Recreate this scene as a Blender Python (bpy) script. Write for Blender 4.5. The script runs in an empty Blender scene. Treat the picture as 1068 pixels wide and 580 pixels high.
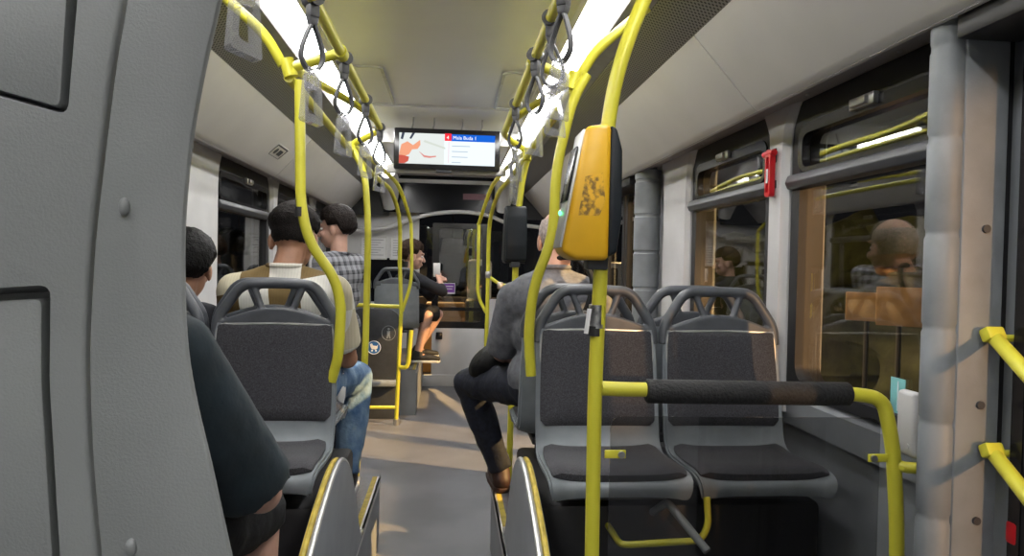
import bpy, bmesh, math, random
from mathutils import Vector, Matrix, noise
random.seed(4)
PI = math.pi
SC = bpy.context.scene
COL = SC.collection
V = Vector
XC = -0.055                      # centre line of the aisle

# ------------------------------------------------------------------ camera
F_PX = 712.0
psi, th, ro = math.radians(5.16), math.radians(-1.1), math.radians(1.2)
CAM = V((0, 0, 1.4))
fw = V((math.sin(psi)*math.cos(th), math.cos(psi)*math.cos(th), math.sin(th)))
r0 = V((math.cos(psi), -math.sin(psi), 0)); u0 = r0.cross(fw)
rt = r0*math.cos(ro) + u0*math.sin(ro); up = u0*math.cos(ro) - r0*math.sin(ro)
cd = bpy.data.cameras.new('camera'); cam = bpy.data.objects.new('camera', cd); COL.objects.link(cam)
cd.sensor_width = 36; cd.lens = 36*F_PX/1068; cd.clip_start = .02
cam.matrix_world = Matrix(((rt.x, up.x, -fw.x, CAM.x), (rt.y, up.y, -fw.y, CAM.y), (rt.z, up.z, -fw.z, CAM.z), (0, 0, 0, 1)))
SC.camera = cam

def at(px, py, Y=None, X=None, Z=None):
    d = fw + rt*((px-534)/F_PX) - up*((py-290)/F_PX)
    t = (Y/d.y) if Y is not None else (X/d.x) if X is not None else ((Z-1.4)/d.z)
    return CAM + d*t

# ------------------------------------------------------------------ materials
def nodes(name):
    m = bpy.data.materials.new(name); m.use_nodes = True
    nt = m.node_tree; nt.nodes.clear()
    out = nt.nodes.new('ShaderNodeOutputMaterial')
    return m, nt, out
def N(nt, t, **kw):
    n = nt.nodes.new(t)
    for k, v in kw.items():
        if k in n.inputs: n.inputs[k].default_value = v
        else: setattr(n, k, v)
    return n
def rgb(c): return (c[0], c[1], c[2], 1)
def mat(name, c, rough=.5, metal=0, var=.08, vs=12, bump=0, bs=200, c2=None, spec=.5, coat=0, sheen=0):
    m, nt, out = nodes(name)
    b = N(nt, 'ShaderNodeBsdfPrincipled'); b.inputs['Roughness'].default_value = rough
    b.inputs['Metallic'].default_value = metal; b.inputs['Specular IOR Level'].default_value = spec
    b.inputs['Coat Weight'].default_value = coat; b.inputs['Sheen Weight'].default_value = sheen
    tc = N(nt, 'ShaderNodeTexCoord')
    nz = N(nt, 'ShaderNodeTexNoise'); nz.inputs['Scale'].default_value = vs; nz.inputs['Detail'].default_value = 6
    nt.links.new(tc.outputs['Object'], nz.inputs['Vector'])
    mx = N(nt, 'ShaderNodeMix', data_type='RGBA')
    a = c; bcol = c2 or tuple(max(0, x*(1-3*var)) for x in c)
    mx.inputs[6].default_value = rgb(a); mx.inputs[7].default_value = rgb(bcol)
    mr = N(nt, 'ShaderNodeMapRange'); mr.inputs[1].default_value = .35; mr.inputs[2].default_value = .7
    nt.links.new(nz.outputs['Fac'], mr.inputs[0]); nt.links.new(mr.outputs[0], mx.inputs[0])
    nt.links.new(mx.outputs[2], b.inputs['Base Color'])
    if bump:
        n2 = N(nt, 'ShaderNodeTexNoise'); n2.inputs['Scale'].default_value = bs; n2.inputs['Detail'].default_value = 3
        nt.links.new(tc.outputs['Object'], n2.inputs['Vector'])
        bp = N(nt, 'ShaderNodeBump'); bp.inputs['Strength'].default_value = bump; bp.inputs['Distance'].default_value = .01
        nt.links.new(n2.outputs['Fac'], bp.inputs['Height']); nt.links.new(bp.outputs[0], b.inputs['Normal'])
    nt.links.new(b.outputs[0], out.inputs[0])
    return m
def emit(name, c, s):
    m, nt, out = nodes(name)
    e = N(nt, 'ShaderNodeEmission'); e.inputs[0].default_value = rgb(c); e.inputs[1].default_value = s
    nt.links.new(e.outputs[0], out.inputs[0]); return m
def glass(name, tint=(.8, .82, .82), refl=.12, rough=.0, diffuse=0, ior=1.5):
    m, nt, out = nodes(name)
    t = N(nt, 'ShaderNodeBsdfTransparent'); t.inputs[0].default_value = rgb(tint)
    g = N(nt, 'ShaderNodeBsdfGlossy'); g.inputs['Roughness'].default_value = rough
    lw = N(nt, 'ShaderNodeLayerWeight'); lw.inputs[0].default_value = .5
    pw = N(nt, 'ShaderNodeMath', operation='POWER'); pw.inputs[1].default_value = 4.0; nt.links.new(lw.outputs['Facing'], pw.inputs[0])
    ad = N(nt, 'ShaderNodeMath', operation='MULTIPLY_ADD'); ad.inputs[1].default_value = 1-refl; ad.inputs[2].default_value = refl
    ad.use_clamp = True
    nt.links.new(pw.outputs[0], ad.inputs[0])
    mx = N(nt, 'ShaderNodeMixShader'); nt.links.new(ad.outputs[0], mx.inputs[0])
    nt.links.new(t.outputs[0], mx.inputs[1]); nt.links.new(g.outputs[0], mx.inputs[2])
    last = mx
    if diffuse:
        d = N(nt, 'ShaderNodeBsdfDiffuse'); d.inputs[0].default_value = (.8, .82, .85, 1)
        m2 = N(nt, 'ShaderNodeMixShader'); m2.inputs[0].default_value = diffuse
        nt.links.new(mx.outputs[0], m2.inputs[1]); nt.links.new(d.outputs[0], m2.inputs[2]); last = m2
    nt.links.new(last.outputs[0], out.inputs[0]); return m

YEL = (.60, .56, .045)
M = dict(
    yellow=mat('yellow_powder_coat', YEL, .36, 0, .03, 8, .05, 90),
    yellow2=mat('ochre_yellow_plastic', (.72, .40, .012), .38, 0, .04, 10),
    grey_panel=mat('grey_moulded_plastic', (.20, .21, .21), .55, 0, .04, 5, .12, 350),
    gap=mat('dark_gap', (.02, .02, .02), .8),
    cove=mat('cream_grey_cove', (.50, .485, .465), .5, 0, .03, 3, .04, 200),
    soffit=mat('taupe_soffit', (.30, .275, .265), .5, 0, .05, 4),
    ceil=mat('satin_white_ceiling', (.62, .62, .65), .38, 0, .03, 2, spec=.35),
    white=mat('off_white_plastic', (.62, .62, .62), .45, 0, .04, 5),
    pillar=mat('light_grey_pillar', (.50, .495, .50), .5, 0, .05, 4, .03, 150),
    wall=mat('grey_wall_lining', (.24, .255, .275), .5, 0, .06, 6, .06, 300),
    black=mat('black_rubber', (.012, .012, .014), .5, 0, .1, 20),
    blackg=mat('black_gloss', (.012, .012, .014), .22, 0, .1, 20),
    dark=mat('charcoal_plastic', (.045, .048, .055), .42, 0, .1, 20, .05, 300),
    reader_dark=mat('blue_black_plastic', (.013, .017, .021), .5, 0, .1, 20, .05, 300, spec=.3),
    shell=mat('blue_grey_seat_shell', (.24, .265, .285), .4, 0, .06, 15, .04, 250),
    handle=mat('slate_seat_handle', (.085, .092, .105), .42, 0, .08, 20, .05, 300),
    column=mat('grey_ribbed_column', (.21, .225, .24), .5, 0, .08, 10, .05, 200),
    foam=mat('black_foam_grip', (.014, .014, .015), .75, 0, .1, 40, .35, 120),
    steel=mat('brushed_steel', (.5, .5, .5), .35, .9, .1, 20),
    alu=mat('aluminium_edge', (.62, .62, .6), .35, .6, .06, 20),
    ylstrip=mat('worn_yellow_edging', (.55, .42, .06), .55, 0, .12, 30),
    strap=mat('dark_grey_strap', (.07, .07, .075), .55, 0, .1, 60),
    red=mat('red_plastic', (.55, .012, .02), .3, 0, .06, 20),
    teal=mat('teal_sticker', (.20, .50, .50), .45),
    paper=mat('white_paper', (.72, .72, .72), .6, 0, .02),
    ink=mat('grey_print', (.35, .35, .36), .6),
    blue=mat('blue_sticker', (.02, .13, .42), .4),
    stickw=mat('white_print', (.8, .82, .85), .5),
    purple=mat('purple_sticker', (.22, .06, .42), .4),
    pole_tape=mat('black_tape', (.02, .02, .02), .6),
    silver=mat('silver_foil', (.55, .55, .55), .3, .8, .25, 60),
    tan=mat('tan_board', (.42, .25, .10), .6, 0, .06),
    tan_pale=mat('pale_tan_board', (.46, .33, .22), .6, 0, .12, 8),
    chan=mat('grey_metal_channel', (.30, .30, .30), .35, .5, .06, 20),
    hub=mat('dark_blue_glass', (.008, .009, .012), .15, 0, .1, 3, spec=.2),
    pane=glass('window_glass', (.84, .86, .84), .11),
    dpane=glass('dark_window_glass', (.70, .72, .72), .03),
    acrylic=glass('clear_acrylic', (.73, .73, .73), .05, .0),
    grip=glass('clear_grip_plastic', (.90, .90, .92), .16, .03, .10),
    light=emit('lamp_diffuser', (1.0, .985, .97), 11.5),
    skin_a=mat('tan_skin', (.42, .22, .14), .5, 0, .06, 20, .05, 300),
    skin_b=mat('fair_skin', (.56, .33, .25), .5, 0, .06, 20, .05, 300),
    skin_c=mat('brown_skin', (.30, .14, .085), .5, 0, .06, 20, .05, 300),
    hair_k=mat('black_hair', (.005, .0045, .0045), .55, 0, .3, 60, .7, 140, spec=.15),
    hair_b=mat('dark_brown_hair', (.013, .008, .006), .55, 0, .3, 60, .7, 140, spec=.15),
    hair_m=mat('brown_hair', (.040, .021, .012), .55, 0, .3, 60, .7, 140, spec=.15),
    hair_f=mat('cropped_dark_hair', (.012, .009, .008), .7, 0, .3, 90, .5, 240, spec=.15),
    hair_g=mat('cropped_grey_hair', (.48, .40, .37), .7, 0, .2, 90, .5, 240),
    tee=mat('dark_teal_cotton', (.009, .020, .028), .85, 0, .15, 14, .25, 30, sheen=.05),
    tee_k=mat('navy_black_cotton', (.012, .013, .02), .85, 0, .15, 14, .25, 30),
    shorts=mat('black_cargo_cotton', (.013, .013, .015), .85, 0, .2, 14, .3, 40),
    grey_shirt=mat('grey_chambray', (.16, .165, .185), .85, 0, .14, 40, .3, 45),
    navy=mat('navy_denim', (.012, .016, .032), .8, 0, .2, 60, .25, 60),
    shoe_br=mat('brown_leather', (.045, .018, .014), .6, 0, .15, 30),
    shoe_k=mat('black_trainer', (.014, .014, .016), .6),
    sole=mat('white_rubber_sole', (.6, .6, .6), .6),
    bag=mat('black_nylon', (.004, .004, .0045), .6, 0, .2, 30, .2, 60, spec=.25),
    eye=mat('eye_white', (.7, .68, .66), .2), lip=mat('lip', (.30, .10, .09), .5),
    road=mat('asphalt', (.05, .048, .045), .9, 0, .15, 6, .2, 60),
    soil=mat('dry_verge', (.18, .11, .055), .9, 0, .2, 3, .3, 30),
    hedge=mat('hedge_leaves', (.035, .05, .014), .8, 0, .25, 5, .6, 25),
)
def custom_fabric():
    m, nt, out = nodes('charcoal_seat_fabric')
    b = N(nt, 'ShaderNodeBsdfPrincipled'); b.inputs['Roughness'].default_value = .9
    b.inputs['Sheen Weight'].default_value = .12
    tc = N(nt, 'ShaderNodeTexCoord'); nz = N(nt, 'ShaderNodeTexNoise'); nz.inputs['Scale'].default_value = 260; nz.inputs['Detail'].default_value = 2
    nt.links.new(tc.outputs['Object'], nz.inputs['Vector'])
    cr = N(nt, 'ShaderNodeValToRGB'); cr.color_ramp.elements[0].position = .35; cr.color_ramp.elements[1].position = .7
    cr.color_ramp.elements[0].color = (.024, .024, .029, 1); cr.color_ramp.elements[1].color = (.062, .062, .072, 1)
    nt.links.new(nz.outputs['Fac'], cr.inputs[0]); nt.links.new(cr.outputs[0], b.inputs['Base Color'])
    nt.links.new(b.outputs[0], out.inputs[0]); return m
M['fabric'] = custom_fabric()
def floor_mat():
    m, nt, out = nodes('speckled_vinyl_floor')
    b = N(nt, 'ShaderNodeBsdfPrincipled'); b.inputs['Roughness'].default_value = .42
    tc = N(nt, 'ShaderNodeTexCoord'); nz = N(nt, 'ShaderNodeTexNoise'); nz.inputs['Scale'].default_value = 320; nz.inputs['Detail'].default_value = 1
    n2 = N(nt, 'ShaderNodeTexNoise'); n2.inputs['Scale'].default_value = 2.2; n2.inputs['Detail'].default_value = 8
    for n in (nz, n2): nt.links.new(tc.outputs['Object'], n.inputs['Vector'])
    cr = N(nt, 'ShaderNodeValToRGB'); cr.color_ramp.elements[0].position = .36; cr.color_ramp.elements[1].position = .68
    cr.color_ramp.elements[0].color = (.115, .118, .135, 1); cr.color_ramp.elements[1].color = (.26, .265, .29, 1)
    nt.links.new(nz.outputs['Fac'], cr.inputs[0])
    mx = N(nt, 'ShaderNodeMix', data_type='RGBA', blend_type='MULTIPLY'); mx.inputs[0].default_value = .6
    c2 = N(nt, 'ShaderNodeValToRGB'); c2.color_ramp.elements[0].position = .35; c2.color_ramp.elements[1].position = .6
    c2.color_ramp.elements[0].color = (.55, .55, .55, 1); c2.color_ramp.elements[1].color = (1, 1, 1, 1)
    nt.links.new(n2.outputs['Fac'], c2.inputs[0]); nt.links.new(cr.outputs[0], mx.inputs[6]); nt.links.new(c2.outputs[0], mx.inputs[7])
    nt.links.new(mx.outputs[2], b.inputs['Base Color']); nt.links.new(b.outputs[0], out.inputs[0]); return m
M['floor'] = floor_mat()
def perf_mat():
    m, nt, out = nodes('perforated_vent_sheet')
    b = N(nt, 'ShaderNodeBsdfPrincipled'); b.inputs['Roughness'].default_value = .35; b.inputs['Metallic'].default_value = .3
    uv = N(nt, 'ShaderNodeUVMap'); mp = N(nt, 'ShaderNodeMapping'); mp.inputs['Scale'].default_value = (66, 66, 66); mp.inputs['Rotation'].default_value = (0, 0, PI/4)
    nt.links.new(uv.outputs[0], mp.inputs[0])
    fr = N(nt, 'ShaderNodeVectorMath', operation='FRACTION'); nt.links.new(mp.outputs[0], fr.inputs[0])
    sb = N(nt, 'ShaderNodeVectorMath', operation='SUBTRACT'); sb.inputs[1].default_value = (.5, .5, 0); nt.links.new(fr.outputs[0], sb.inputs[0])
    ml = N(nt, 'ShaderNodeVectorMath', operation='MULTIPLY'); ml.inputs[1].default_value = (1, 1, 0); nt.links.new(sb.outputs[0], ml.inputs[0])
    ln = N(nt, 'ShaderNodeVectorMath', operation='LENGTH'); nt.links.new(ml.outputs[0], ln.inputs[0])
    lt = N(nt, 'ShaderNodeMath', operation='LESS_THAN'); lt.inputs[1].default_value = .33; nt.links.new(ln.outputs['Value'], lt.inputs[0])
    mx = N(nt, 'ShaderNodeMix', data_type='RGBA'); mx.inputs[6].default_value = (.17, .17, .175, 1); mx.inputs[7].default_value = (.008, .008, .008, 1)
    nt.links.new(lt.outputs[0], mx.inputs[0]); nt.links.new(mx.outputs[2], b.inputs['Base Color']); nt.links.new(b.outputs[0], out.inputs[0]); return m
M['perf'] = perf_mat()
def pattern_shirt():                       # big woven patches, cream / olive / brown
    m, nt, out = nodes('patchwork_shirt_cotton')
    b = N(nt, 'ShaderNodeBsdfPrincipled'); b.inputs['Roughness'].default_value = .85
    tc = N(nt, 'ShaderNodeTexCoord'); mp = N(nt, 'ShaderNodeMapping'); mp.inputs['Scale'].default_value = (8.5, 1.0, 6.2); mp.inputs['Rotation'].default_value = (0, .16, 0)
    nt.links.new(tc.outputs['Object'], mp.inputs[0])
    fl = N(nt, 'ShaderNodeVectorMath', operation='FLOOR'); nt.links.new(mp.outputs[0], fl.inputs[0])
    wn = N(nt, 'ShaderNodeTexWhiteNoise', noise_dimensions='3D'); nt.links.new(fl.outputs[0], wn.inputs[0])
    cr = N(nt, 'ShaderNodeValToRGB'); cr.color_ramp.interpolation = 'CONSTANT'
    e = cr.color_ramp.elements; e[0].position = 0; e[0].color = (.68, .67, .61, 1); e[1].position = .50; e[1].color = (.16, .105, .035, 1)
    for p, c in ((.66, (.55, .50, .36, 1)), (.76, (.21, .20, .10, 1)), (.86, (.62, .60, .54, 1))):
        x = e.new(p); x.color = c
    nt.links.new(wn.outputs[0], cr.inputs[0])
    wv = N(nt, 'ShaderNodeTexWave'); wv.inputs['Scale'].default_value = 28; wv.bands_direction = 'X'; nt.links.new(tc.outputs['Object'], wv.inputs['Vector'])
    mx = N(nt, 'ShaderNodeMix', data_type='RGBA', blend_type='MULTIPLY'); mx.inputs[0].default_value = .08
    nt.links.new(cr.outputs[0], mx.inputs[6]); nt.links.new(wv.outputs[0], mx.inputs[7])
    nz = N(nt, 'ShaderNodeTexNoise'); nz.inputs['Scale'].default_value = 22; bp = N(nt, 'ShaderNodeBump'); bp.inputs['Strength'].default_value = .3; bp.inputs['Distance'].default_value = .01
    nt.links.new(tc.outputs['Object'], nz.inputs['Vector']); nt.links.new(nz.outputs['Fac'], bp.inputs['Height']); nt.links.new(bp.outputs[0], b.inputs['Normal'])
    nt.links.new(mx.outputs[2], b.inputs['Base Color']); nt.links.new(b.outputs[0], out.inputs[0]); return m
M['patch'] = pattern_shirt()
def plaid():
    m, nt, out = nodes('plaid_flannel')
    b = N(nt, 'ShaderNodeBsdfPrincipled'); b.inputs['Roughness'].default_value = .9
    tc = N(nt, 'ShaderNodeTexCoord'); mp = N(nt, 'ShaderNodeMapping'); mp.inputs['Rotation'].default_value = (0, .08, -1.0)
    nt.links.new(tc.outputs['Object'], mp.inputs[0])
    sp = N(nt, 'ShaderNodeSeparateXYZ'); nt.links.new(mp.outputs[0], sp.inputs[0])
    def bands(src, per, w):
        a = N(nt, 'ShaderNodeMath', operation='MULTIPLY'); a.inputs[1].default_value = 1/per; nt.links.new(src, a.inputs[0])
        f = N(nt, 'ShaderNodeMath', operation='FRACT'); nt.links.new(a.outputs[0], f.inputs[0])
        l = N(nt, 'ShaderNodeMath', operation='LESS_THAN'); l.inputs[1].default_value = w; nt.links.new(f.outputs[0], l.inputs[0]); return l.outputs[0]
    s = [bands(sp.outputs[0], .062, .45), bands(sp.outputs[2], .062, .45), bands(sp.outputs[0], .062, .10), bands(sp.outputs[2], .062, .10)]
    ad = N(nt, 'ShaderNodeMath', operation='ADD'); nt.links.new(s[0], ad.inputs[0]); nt.links.new(s[1], ad.inputs[1])
    cr = N(nt, 'ShaderNodeMath', operation='ADD'); nt.links.new(s[2], cr.inputs[0]); nt.links.new(s[3], cr.inputs[1])
    sc = N(nt, 'ShaderNodeMath', operation='MULTIPLY_ADD'); sc.inputs[1].default_value = .4; nt.links.new(ad.outputs[0], sc.inputs[0])
    s2 = N(nt, 'ShaderNodeMath', operation='MULTIPLY'); s2.inputs[1].default_value = .22; nt.links.new(cr.outputs[0], s2.inputs[0]); nt.links.new(s2.outputs[0], sc.inputs[2])
    rp = N(nt, 'ShaderNodeValToRGB'); rp.color_ramp.elements[0].color = (.27, .275, .30, 1); rp.color_ramp.elements[1].color = (.018, .02, .026, 1)
    nt.links.new(sc.outputs[0], rp.inputs[0]); nt.links.new(rp.outputs[0], b.inputs['Base Color']); nt.links.new(b.outputs[0], out.inputs[0]); return m
M['plaid'] = plaid()
M['jeans'] = mat('washed_ripped_denim', (.05, .115, .24), .85, 0, .1, 14, .4, 60, c2=(.20, .30, .42))

# ------------------------------------------------------------------ mesh helpers
def rcorn(P, r=.012, n=5):
    P = [V(p) for p in P]; out = []
    for i in range(len(P)):
        a, b, c = P[i-1], P[i], P[(i+1) % len(P)]
        p = b+(a-b).normalized()*r; q = b+(c-b).normalized()*r
        for j in range(n+1): s_ = j/n; v = p*(1-s_)**2+b*2*s_*(1-s_)+q*s_*s_; out.append((v.x, v.y))
    return out
def fillet(pts, r, n=6):
    pts = [V(p) for p in pts]; out = [pts[0]]
    for i in range(1, len(pts)-1):
        a, b, c = pts[i-1], pts[i], pts[i+1]
        d1, d2 = (a-b), (c-b); l1, l2 = d1.length, d2.length
        k = min(r, l1*.49, l2*.49)
        p, q = b + d1/l1*k, b + d2/l2*k
        for j in range(n+1):
            t = j/n; out.append(p*(1-t)**2 + b*2*t*(1-t) + q*t*t)
    out.append(pts[-1]); return out
def catmull3(P, n=5):
    P = [V(p) for p in P]; out = []
    for i in range(len(P)-1):
        p0, p1, p2, p3 = P[max(i-1, 0)], P[i], P[i+1], P[min(i+2, len(P)-1)]
        for k in range(n):
            t = k/n; out.append(.5*((2*p1)+(-p0+p2)*t+(2*p0-5*p1+4*p2-p3)*t*t+(-p0+3*p1-3*p2+p3)*t**3))
    out.append(P[-1]); return out
def catmull(P, n=5): return catmull3(P, n)
class MB:
    def __init__(self): self.bm = bmesh.new(); self.uv = None
    def box(self, c, s, rot=None, bev=0, seg=2):
        b = bmesh.new(); bmesh.ops.create_cube(b, size=1)
        for v in b.verts: v.co = V((v.co.x*s[0], v.co.y*s[1], v.co.z*s[2]))
        if bev: bmesh.ops.bevel(b, geom=list(b.edges), offset=bev, segments=seg, affect='EDGES', profile=.5)
        self._add(b, Matrix.Translation(V(c)) @ (rot.to_4x4() if rot else Matrix())); return self
    def bb(self, lo, hi, bev=0):
        return self.box([(a+b)/2 for a, b in zip(lo, hi)], [abs(b-a) for a, b in zip(lo, hi)], None, bev)
    def _add(self, b, mw=Matrix()):
        me = bpy.data.meshes.new('tmp'); b.transform(mw); b.to_mesh(me); b.free()
        self.bm.from_mesh(me); bpy.data.meshes.remove(me)
    def tube(self, pts, r, n=12, fil=0, flat=False, closed=False):
        pts = fillet(pts, fil) if fil else [V(p) for p in pts]
        rr = r if isinstance(r, (list, tuple)) else [r]*len(pts)
        rings = []; prev = None; L = len(pts)
        for i, p in enumerate(pts):
            if closed: t = (pts[(i+1) % L]-pts[i-1]).normalized()
            else: t = ((pts[min(i+1, L-1)]-p).normalized() + (p-pts[max(i-1, 0)]).normalized()).normalized()
            if prev is None:
                a = V((0, 0, 1)) if abs(t.z) < .9 else V((1, 0, 0))
                nrm = (a - t*a.dot(t)).normalized()
            else: nrm = (prev - t*prev.dot(t)).normalized()
            prev = nrm; bn = t.cross(nrm)
            rings.append([self.bm.verts.new(p + (nrm*math.cos(2*PI*k/n) + bn*math.sin(2*PI*k/n))*rr[i]) for k in range(n)])
        for i in range(L if closed else L-1):
            A, B = rings[i], rings[(i+1) % L]
            for k in range(n): self.bm.faces.new((A[k], A[(k+1) % n], B[(k+1) % n], B[k]))
        if not closed: self.bm.faces.new(rings[0][::-1]); self.bm.faces.new(rings[-1])
        return self
    def prism(self, poly, axis, a, b, bev=0, seg=2):
        """poly: 2-D outline; axis 0/1/2 = extrusion axis, from a to b"""
        def P(p, t): return V((t, p[0], p[1])) if axis == 0 else V((p[0], t, p[1])) if axis == 1 else V((p[0], p[1], t))
        bm = bmesh.new(); f = [bm.verts.new(P(p, a)) for p in poly]; g = [bm.verts.new(P(p, b)) for p in poly]; n = len(poly)
        bm.faces.new(f); bm.faces.new(g[::-1])
        for i in range(n): bm.faces.new((f[i], g[i], g[(i+1) % n], f[(i+1) % n]))
        bmesh.ops.recalc_face_normals(bm, faces=bm.faces)
        if bev: bmesh.ops.bevel(bm, geom=list(bm.edges), offset=bev, segments=seg, affect='EDGES', profile=.5, clamp_overlap=True)
        self._add(bm); return self
    def strip(self, prof, y0, y1, th=.01, ny=1):
        """extrude an open profile [(x,z)..] along Y, thickened outwards (upwards/outwards), uv in metres"""
        uv = self.bm.loops.layers.uv.verify(); s = 0
        for i in range(len(prof)-1):
            p, q = V((prof[i][0], prof[i][1])), V((prof[i+1][0], prof[i+1][1])); d = q-p; L = d.length
            vs = [self.bm.verts.new((p.x, y0, p.y)), self.bm.verts.new((q.x, y0, q.y)), self.bm.verts.new((q.x, y1, q.y)), self.bm.verts.new((p.x, y1, p.y))]
            f = self.bm.faces.new(vs); uvs = [(y0, s), (y0, s+L), (y1, s+L), (y1, s)]
            for l, c in zip(f.loops, uvs): l[uv].uv = c
            s += L
        if th:
            bmesh.ops.remove_doubles(self.bm, verts=self.bm.verts, dist=1e-5)
            bmesh.ops.recalc_face_normals(self.bm, faces=self.bm.faces)
            fs = list(self.bm.faces)
            sgn = sum(f.normal.z for f in fs)
            if sgn > 0: bmesh.ops.reverse_faces(self.bm, faces=fs)
            bmesh.ops.solidify(self.bm, geom=fs, thickness=th)
        return self
    def ell(self, c, r, rot=None, sub=3):
        b = bmesh.new(); bmesh.ops.create_icosphere(b, subdivisions=sub, radius=1)
        mw = Matrix.Translation(V(c)) @ (rot.to_4x4() if rot else Matrix()) @ Matrix.Diagonal((r[0], r[1], r[2], 1))
        self._add(b, mw); return self
    def cap(self, a, b, ra, rb, n=14, flat_end=False, flat_start=False):
        a, b = V(a), V(b); d = b-a; L = max(d.length, 1e-5); t = d/L
        pts, rr = [], []
        if not flat_start:
            for k in range(5): an = PI/2*(1-k/5); pts.append(a-t*ra*math.sin(an)); rr.append(max(ra*math.cos(an), .0006))
        for k in range(5): pts.append(a+d*k/4); rr.append(ra+(rb-ra)*k/4)
        if not flat_end:
            for k in range(1, 6): an = PI/2*k/5; pts.append(b+t*rb*math.sin(an)); rr.append(max(rb*math.cos(an), .0006))
        return self.tube(pts, rr, n)
    def mesh(self, name, smooth=True):
        bmesh.ops.remove_doubles(self.bm, verts=self.bm.verts, dist=1e-6)
        me = bpy.data.meshes.new(name); self.bm.to_mesh(me); self.bm.free()
        if smooth:
            for p in me.polygons: p.use_smooth = True
            try: me.set_sharp_from_angle(angle=math.radians(38))
            except Exception: pass
        return me
    def build(self, name, m, parent=None, smooth=True):
        return link(name, self.mesh(name, smooth), m, parent)
def link(name, me, m, parent=None):
    o = bpy.data.objects.new(name, me); COL.objects.link(o)
    if m is not None:
        me.materials.clear(); me.materials.append(M[m] if isinstance(m, str) else m)
    if parent: o.parent = parent
    return o
def tag(o, label, cat, group=None, kind=None):
    o['label'] = label; o['category'] = cat
    if group: o['group'] = group
    if kind: o['kind'] = kind
    return o
def thing(name, label, cat, loc=(0, 0, 0), rz=0, group=None):
    o = bpy.data.objects.new(name, None); COL.objects.link(o); o.location = loc; o.rotation_euler = (0, 0, rz)
    o.empty_display_size = .05
    return tag(o, label, cat, group)
def struct(o, label=None):
    o['kind'] = 'structure'
    if label: o['label'] = label
    return o
def copy_tree(o, parent=None):
    c = o.copy(); COL.objects.link(c); c.parent = parent
    for ch in list(o.children): copy_tree(ch, c)
    return c
def evaluated(mb, mods, m=None):
    me = mb.mesh('tmp', False); o = bpy.data.objects.new('tmp', me); COL.objects.link(o)
    for t, kw in mods:
        md = o.modifiers.new(t, t)
        for k, v in kw.items(): setattr(md, k, v)
    dg = bpy.context.evaluated_depsgraph_get(); dg.update()
    r = bpy.data.meshes.new_from_object(o.evaluated_get(dg)); bpy.data.objects.remove(o); bpy.data.meshes.remove(me)
    for p in r.polygons: p.use_smooth = True
    return r
def remesh(mb, vox, smooth=6, wr=0, ws=18):
    r = evaluated(mb, [('REMESH', dict(mode='VOXEL', voxel_size=vox)), ('SMOOTH', dict(factor=.5, iterations=smooth))])
    if wr:
        for v in r.vertices:
            n = noise.fractal(V((v.co.x*ws, v.co.y*ws, v.co.z*ws*.55)), 1, 2, 3)
            v.co += v.normal*(n*wr)
    return r
def text(body, size, m, parent, loc, rot=(PI/2, 0, 0), name='lettering', align='LEFT'):
    c = bpy.data.curves.new(name, 'FONT'); c.body = body; c.size = size; c.align_x = align; c.extrude = .0004
    o = bpy.data.objects.new(name, c); COL.objects.link(o)
    dg = bpy.context.evaluated_depsgraph_get(); dg.update()
    me = bpy.data.meshes.new_from_object(o.evaluated_get(dg)); bpy.data.objects.remove(o); bpy.data.curves.remove(c)
    r = link(name, me, m, parent); r.location = loc; r.rotation_euler = rot; return r
def X(s, h): return XC + s*h

# ------------------------------------------------------------------ setting: floor, podiums, walls, ceiling
YB, YF = -2.4, 9.2
GX = 1.268                                   # half width to the glass
struct(MB().bb((X(-1, 1.30), YB, -.06), (X(1, 1.30), YF, 0)).build('floor', 'floor'), 'grey speckled vinyl bus floor')
PZ, PEDGE = .33, .275
def podium(name, s, y0, y1, z, hx=PEDGE):
    o = MB().bb((X(s, hx), y0, .0), (X(s, 1.245), y1, z)).build(name, 'wall'); struct(o)
    t = MB().bb((X(s, hx)-.004, y0, z-.03), (X(s, hx)+.004, y1, z+.004)).bb((X(s, hx-.004), y0, z), (X(s, hx+.012), y1, z+.004)).build('edge_trim', 'alu', o)
    y = MB().bb((X(s, hx+.012), y0, z-.002), (X(s, hx+.035), y1, z+.004)).build('step_edging', 'ylstrip', o)
    top = MB().bb((X(s, hx+.035), y0+.005, z-.002), (X(s, 1.245), y1-.005, z+.003)).build('top_covering', 'floor', o)
    return o
podium('floor_podium_left', -1, -1.6, 3.42, PZ)
podium('floor_podium_right', 1, 1.35, 3.33, PZ)
podium('floor_podium_front_left', -1, 6.3, 7.85, .42, .24)
# side walls: lower lining, header, pillars; openings left for windows and doors
SILL, HEAD = 1.0, 1.95
def wall(name, s, openings):
    o = bpy.data.objects.new(name, None)
    mb = MB(); xi, xo = X(s, 1.285), X(s, 1.36)
    y = YB
    for (a, b, z0, z1) in openings + [(YF, YF, 0, 0)]:
        if a > y: mb.bb((xi, y, 0), (xo, a, 2.1))
        if b > a:
            mb.bb((xi, a, z1), (xo, b, 2.1))
            if z0 > .02: mb.bb((xi, a, 0), (xo, b, z0))
        y = b
    return struct(mb.build(name, 'wall'), 'grey side wall lining of the bus')
R_open = [(.05, 1.36, .02, 2.0), (1.43, 2.29, SILL, HEAD), (2.47, 3.28, SILL, HEAD), (4.08, 5.32, .02, 2.0), (5.6, 6.9, SILL, HEAD)]
L_open = [(-.4, .6, SILL, HEAD), (.85, 1.95, SILL, HEAD), (2.15, 3.2, SILL, HEAD), (3.92, 5.0, SILL, HEAD), (5.2, 6.4, SILL, HEAD), (6.6, 7.6, SILL, HEAD)]
wall('wall_right', 1, R_open); wall('wall_left', -1, L_open)
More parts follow.
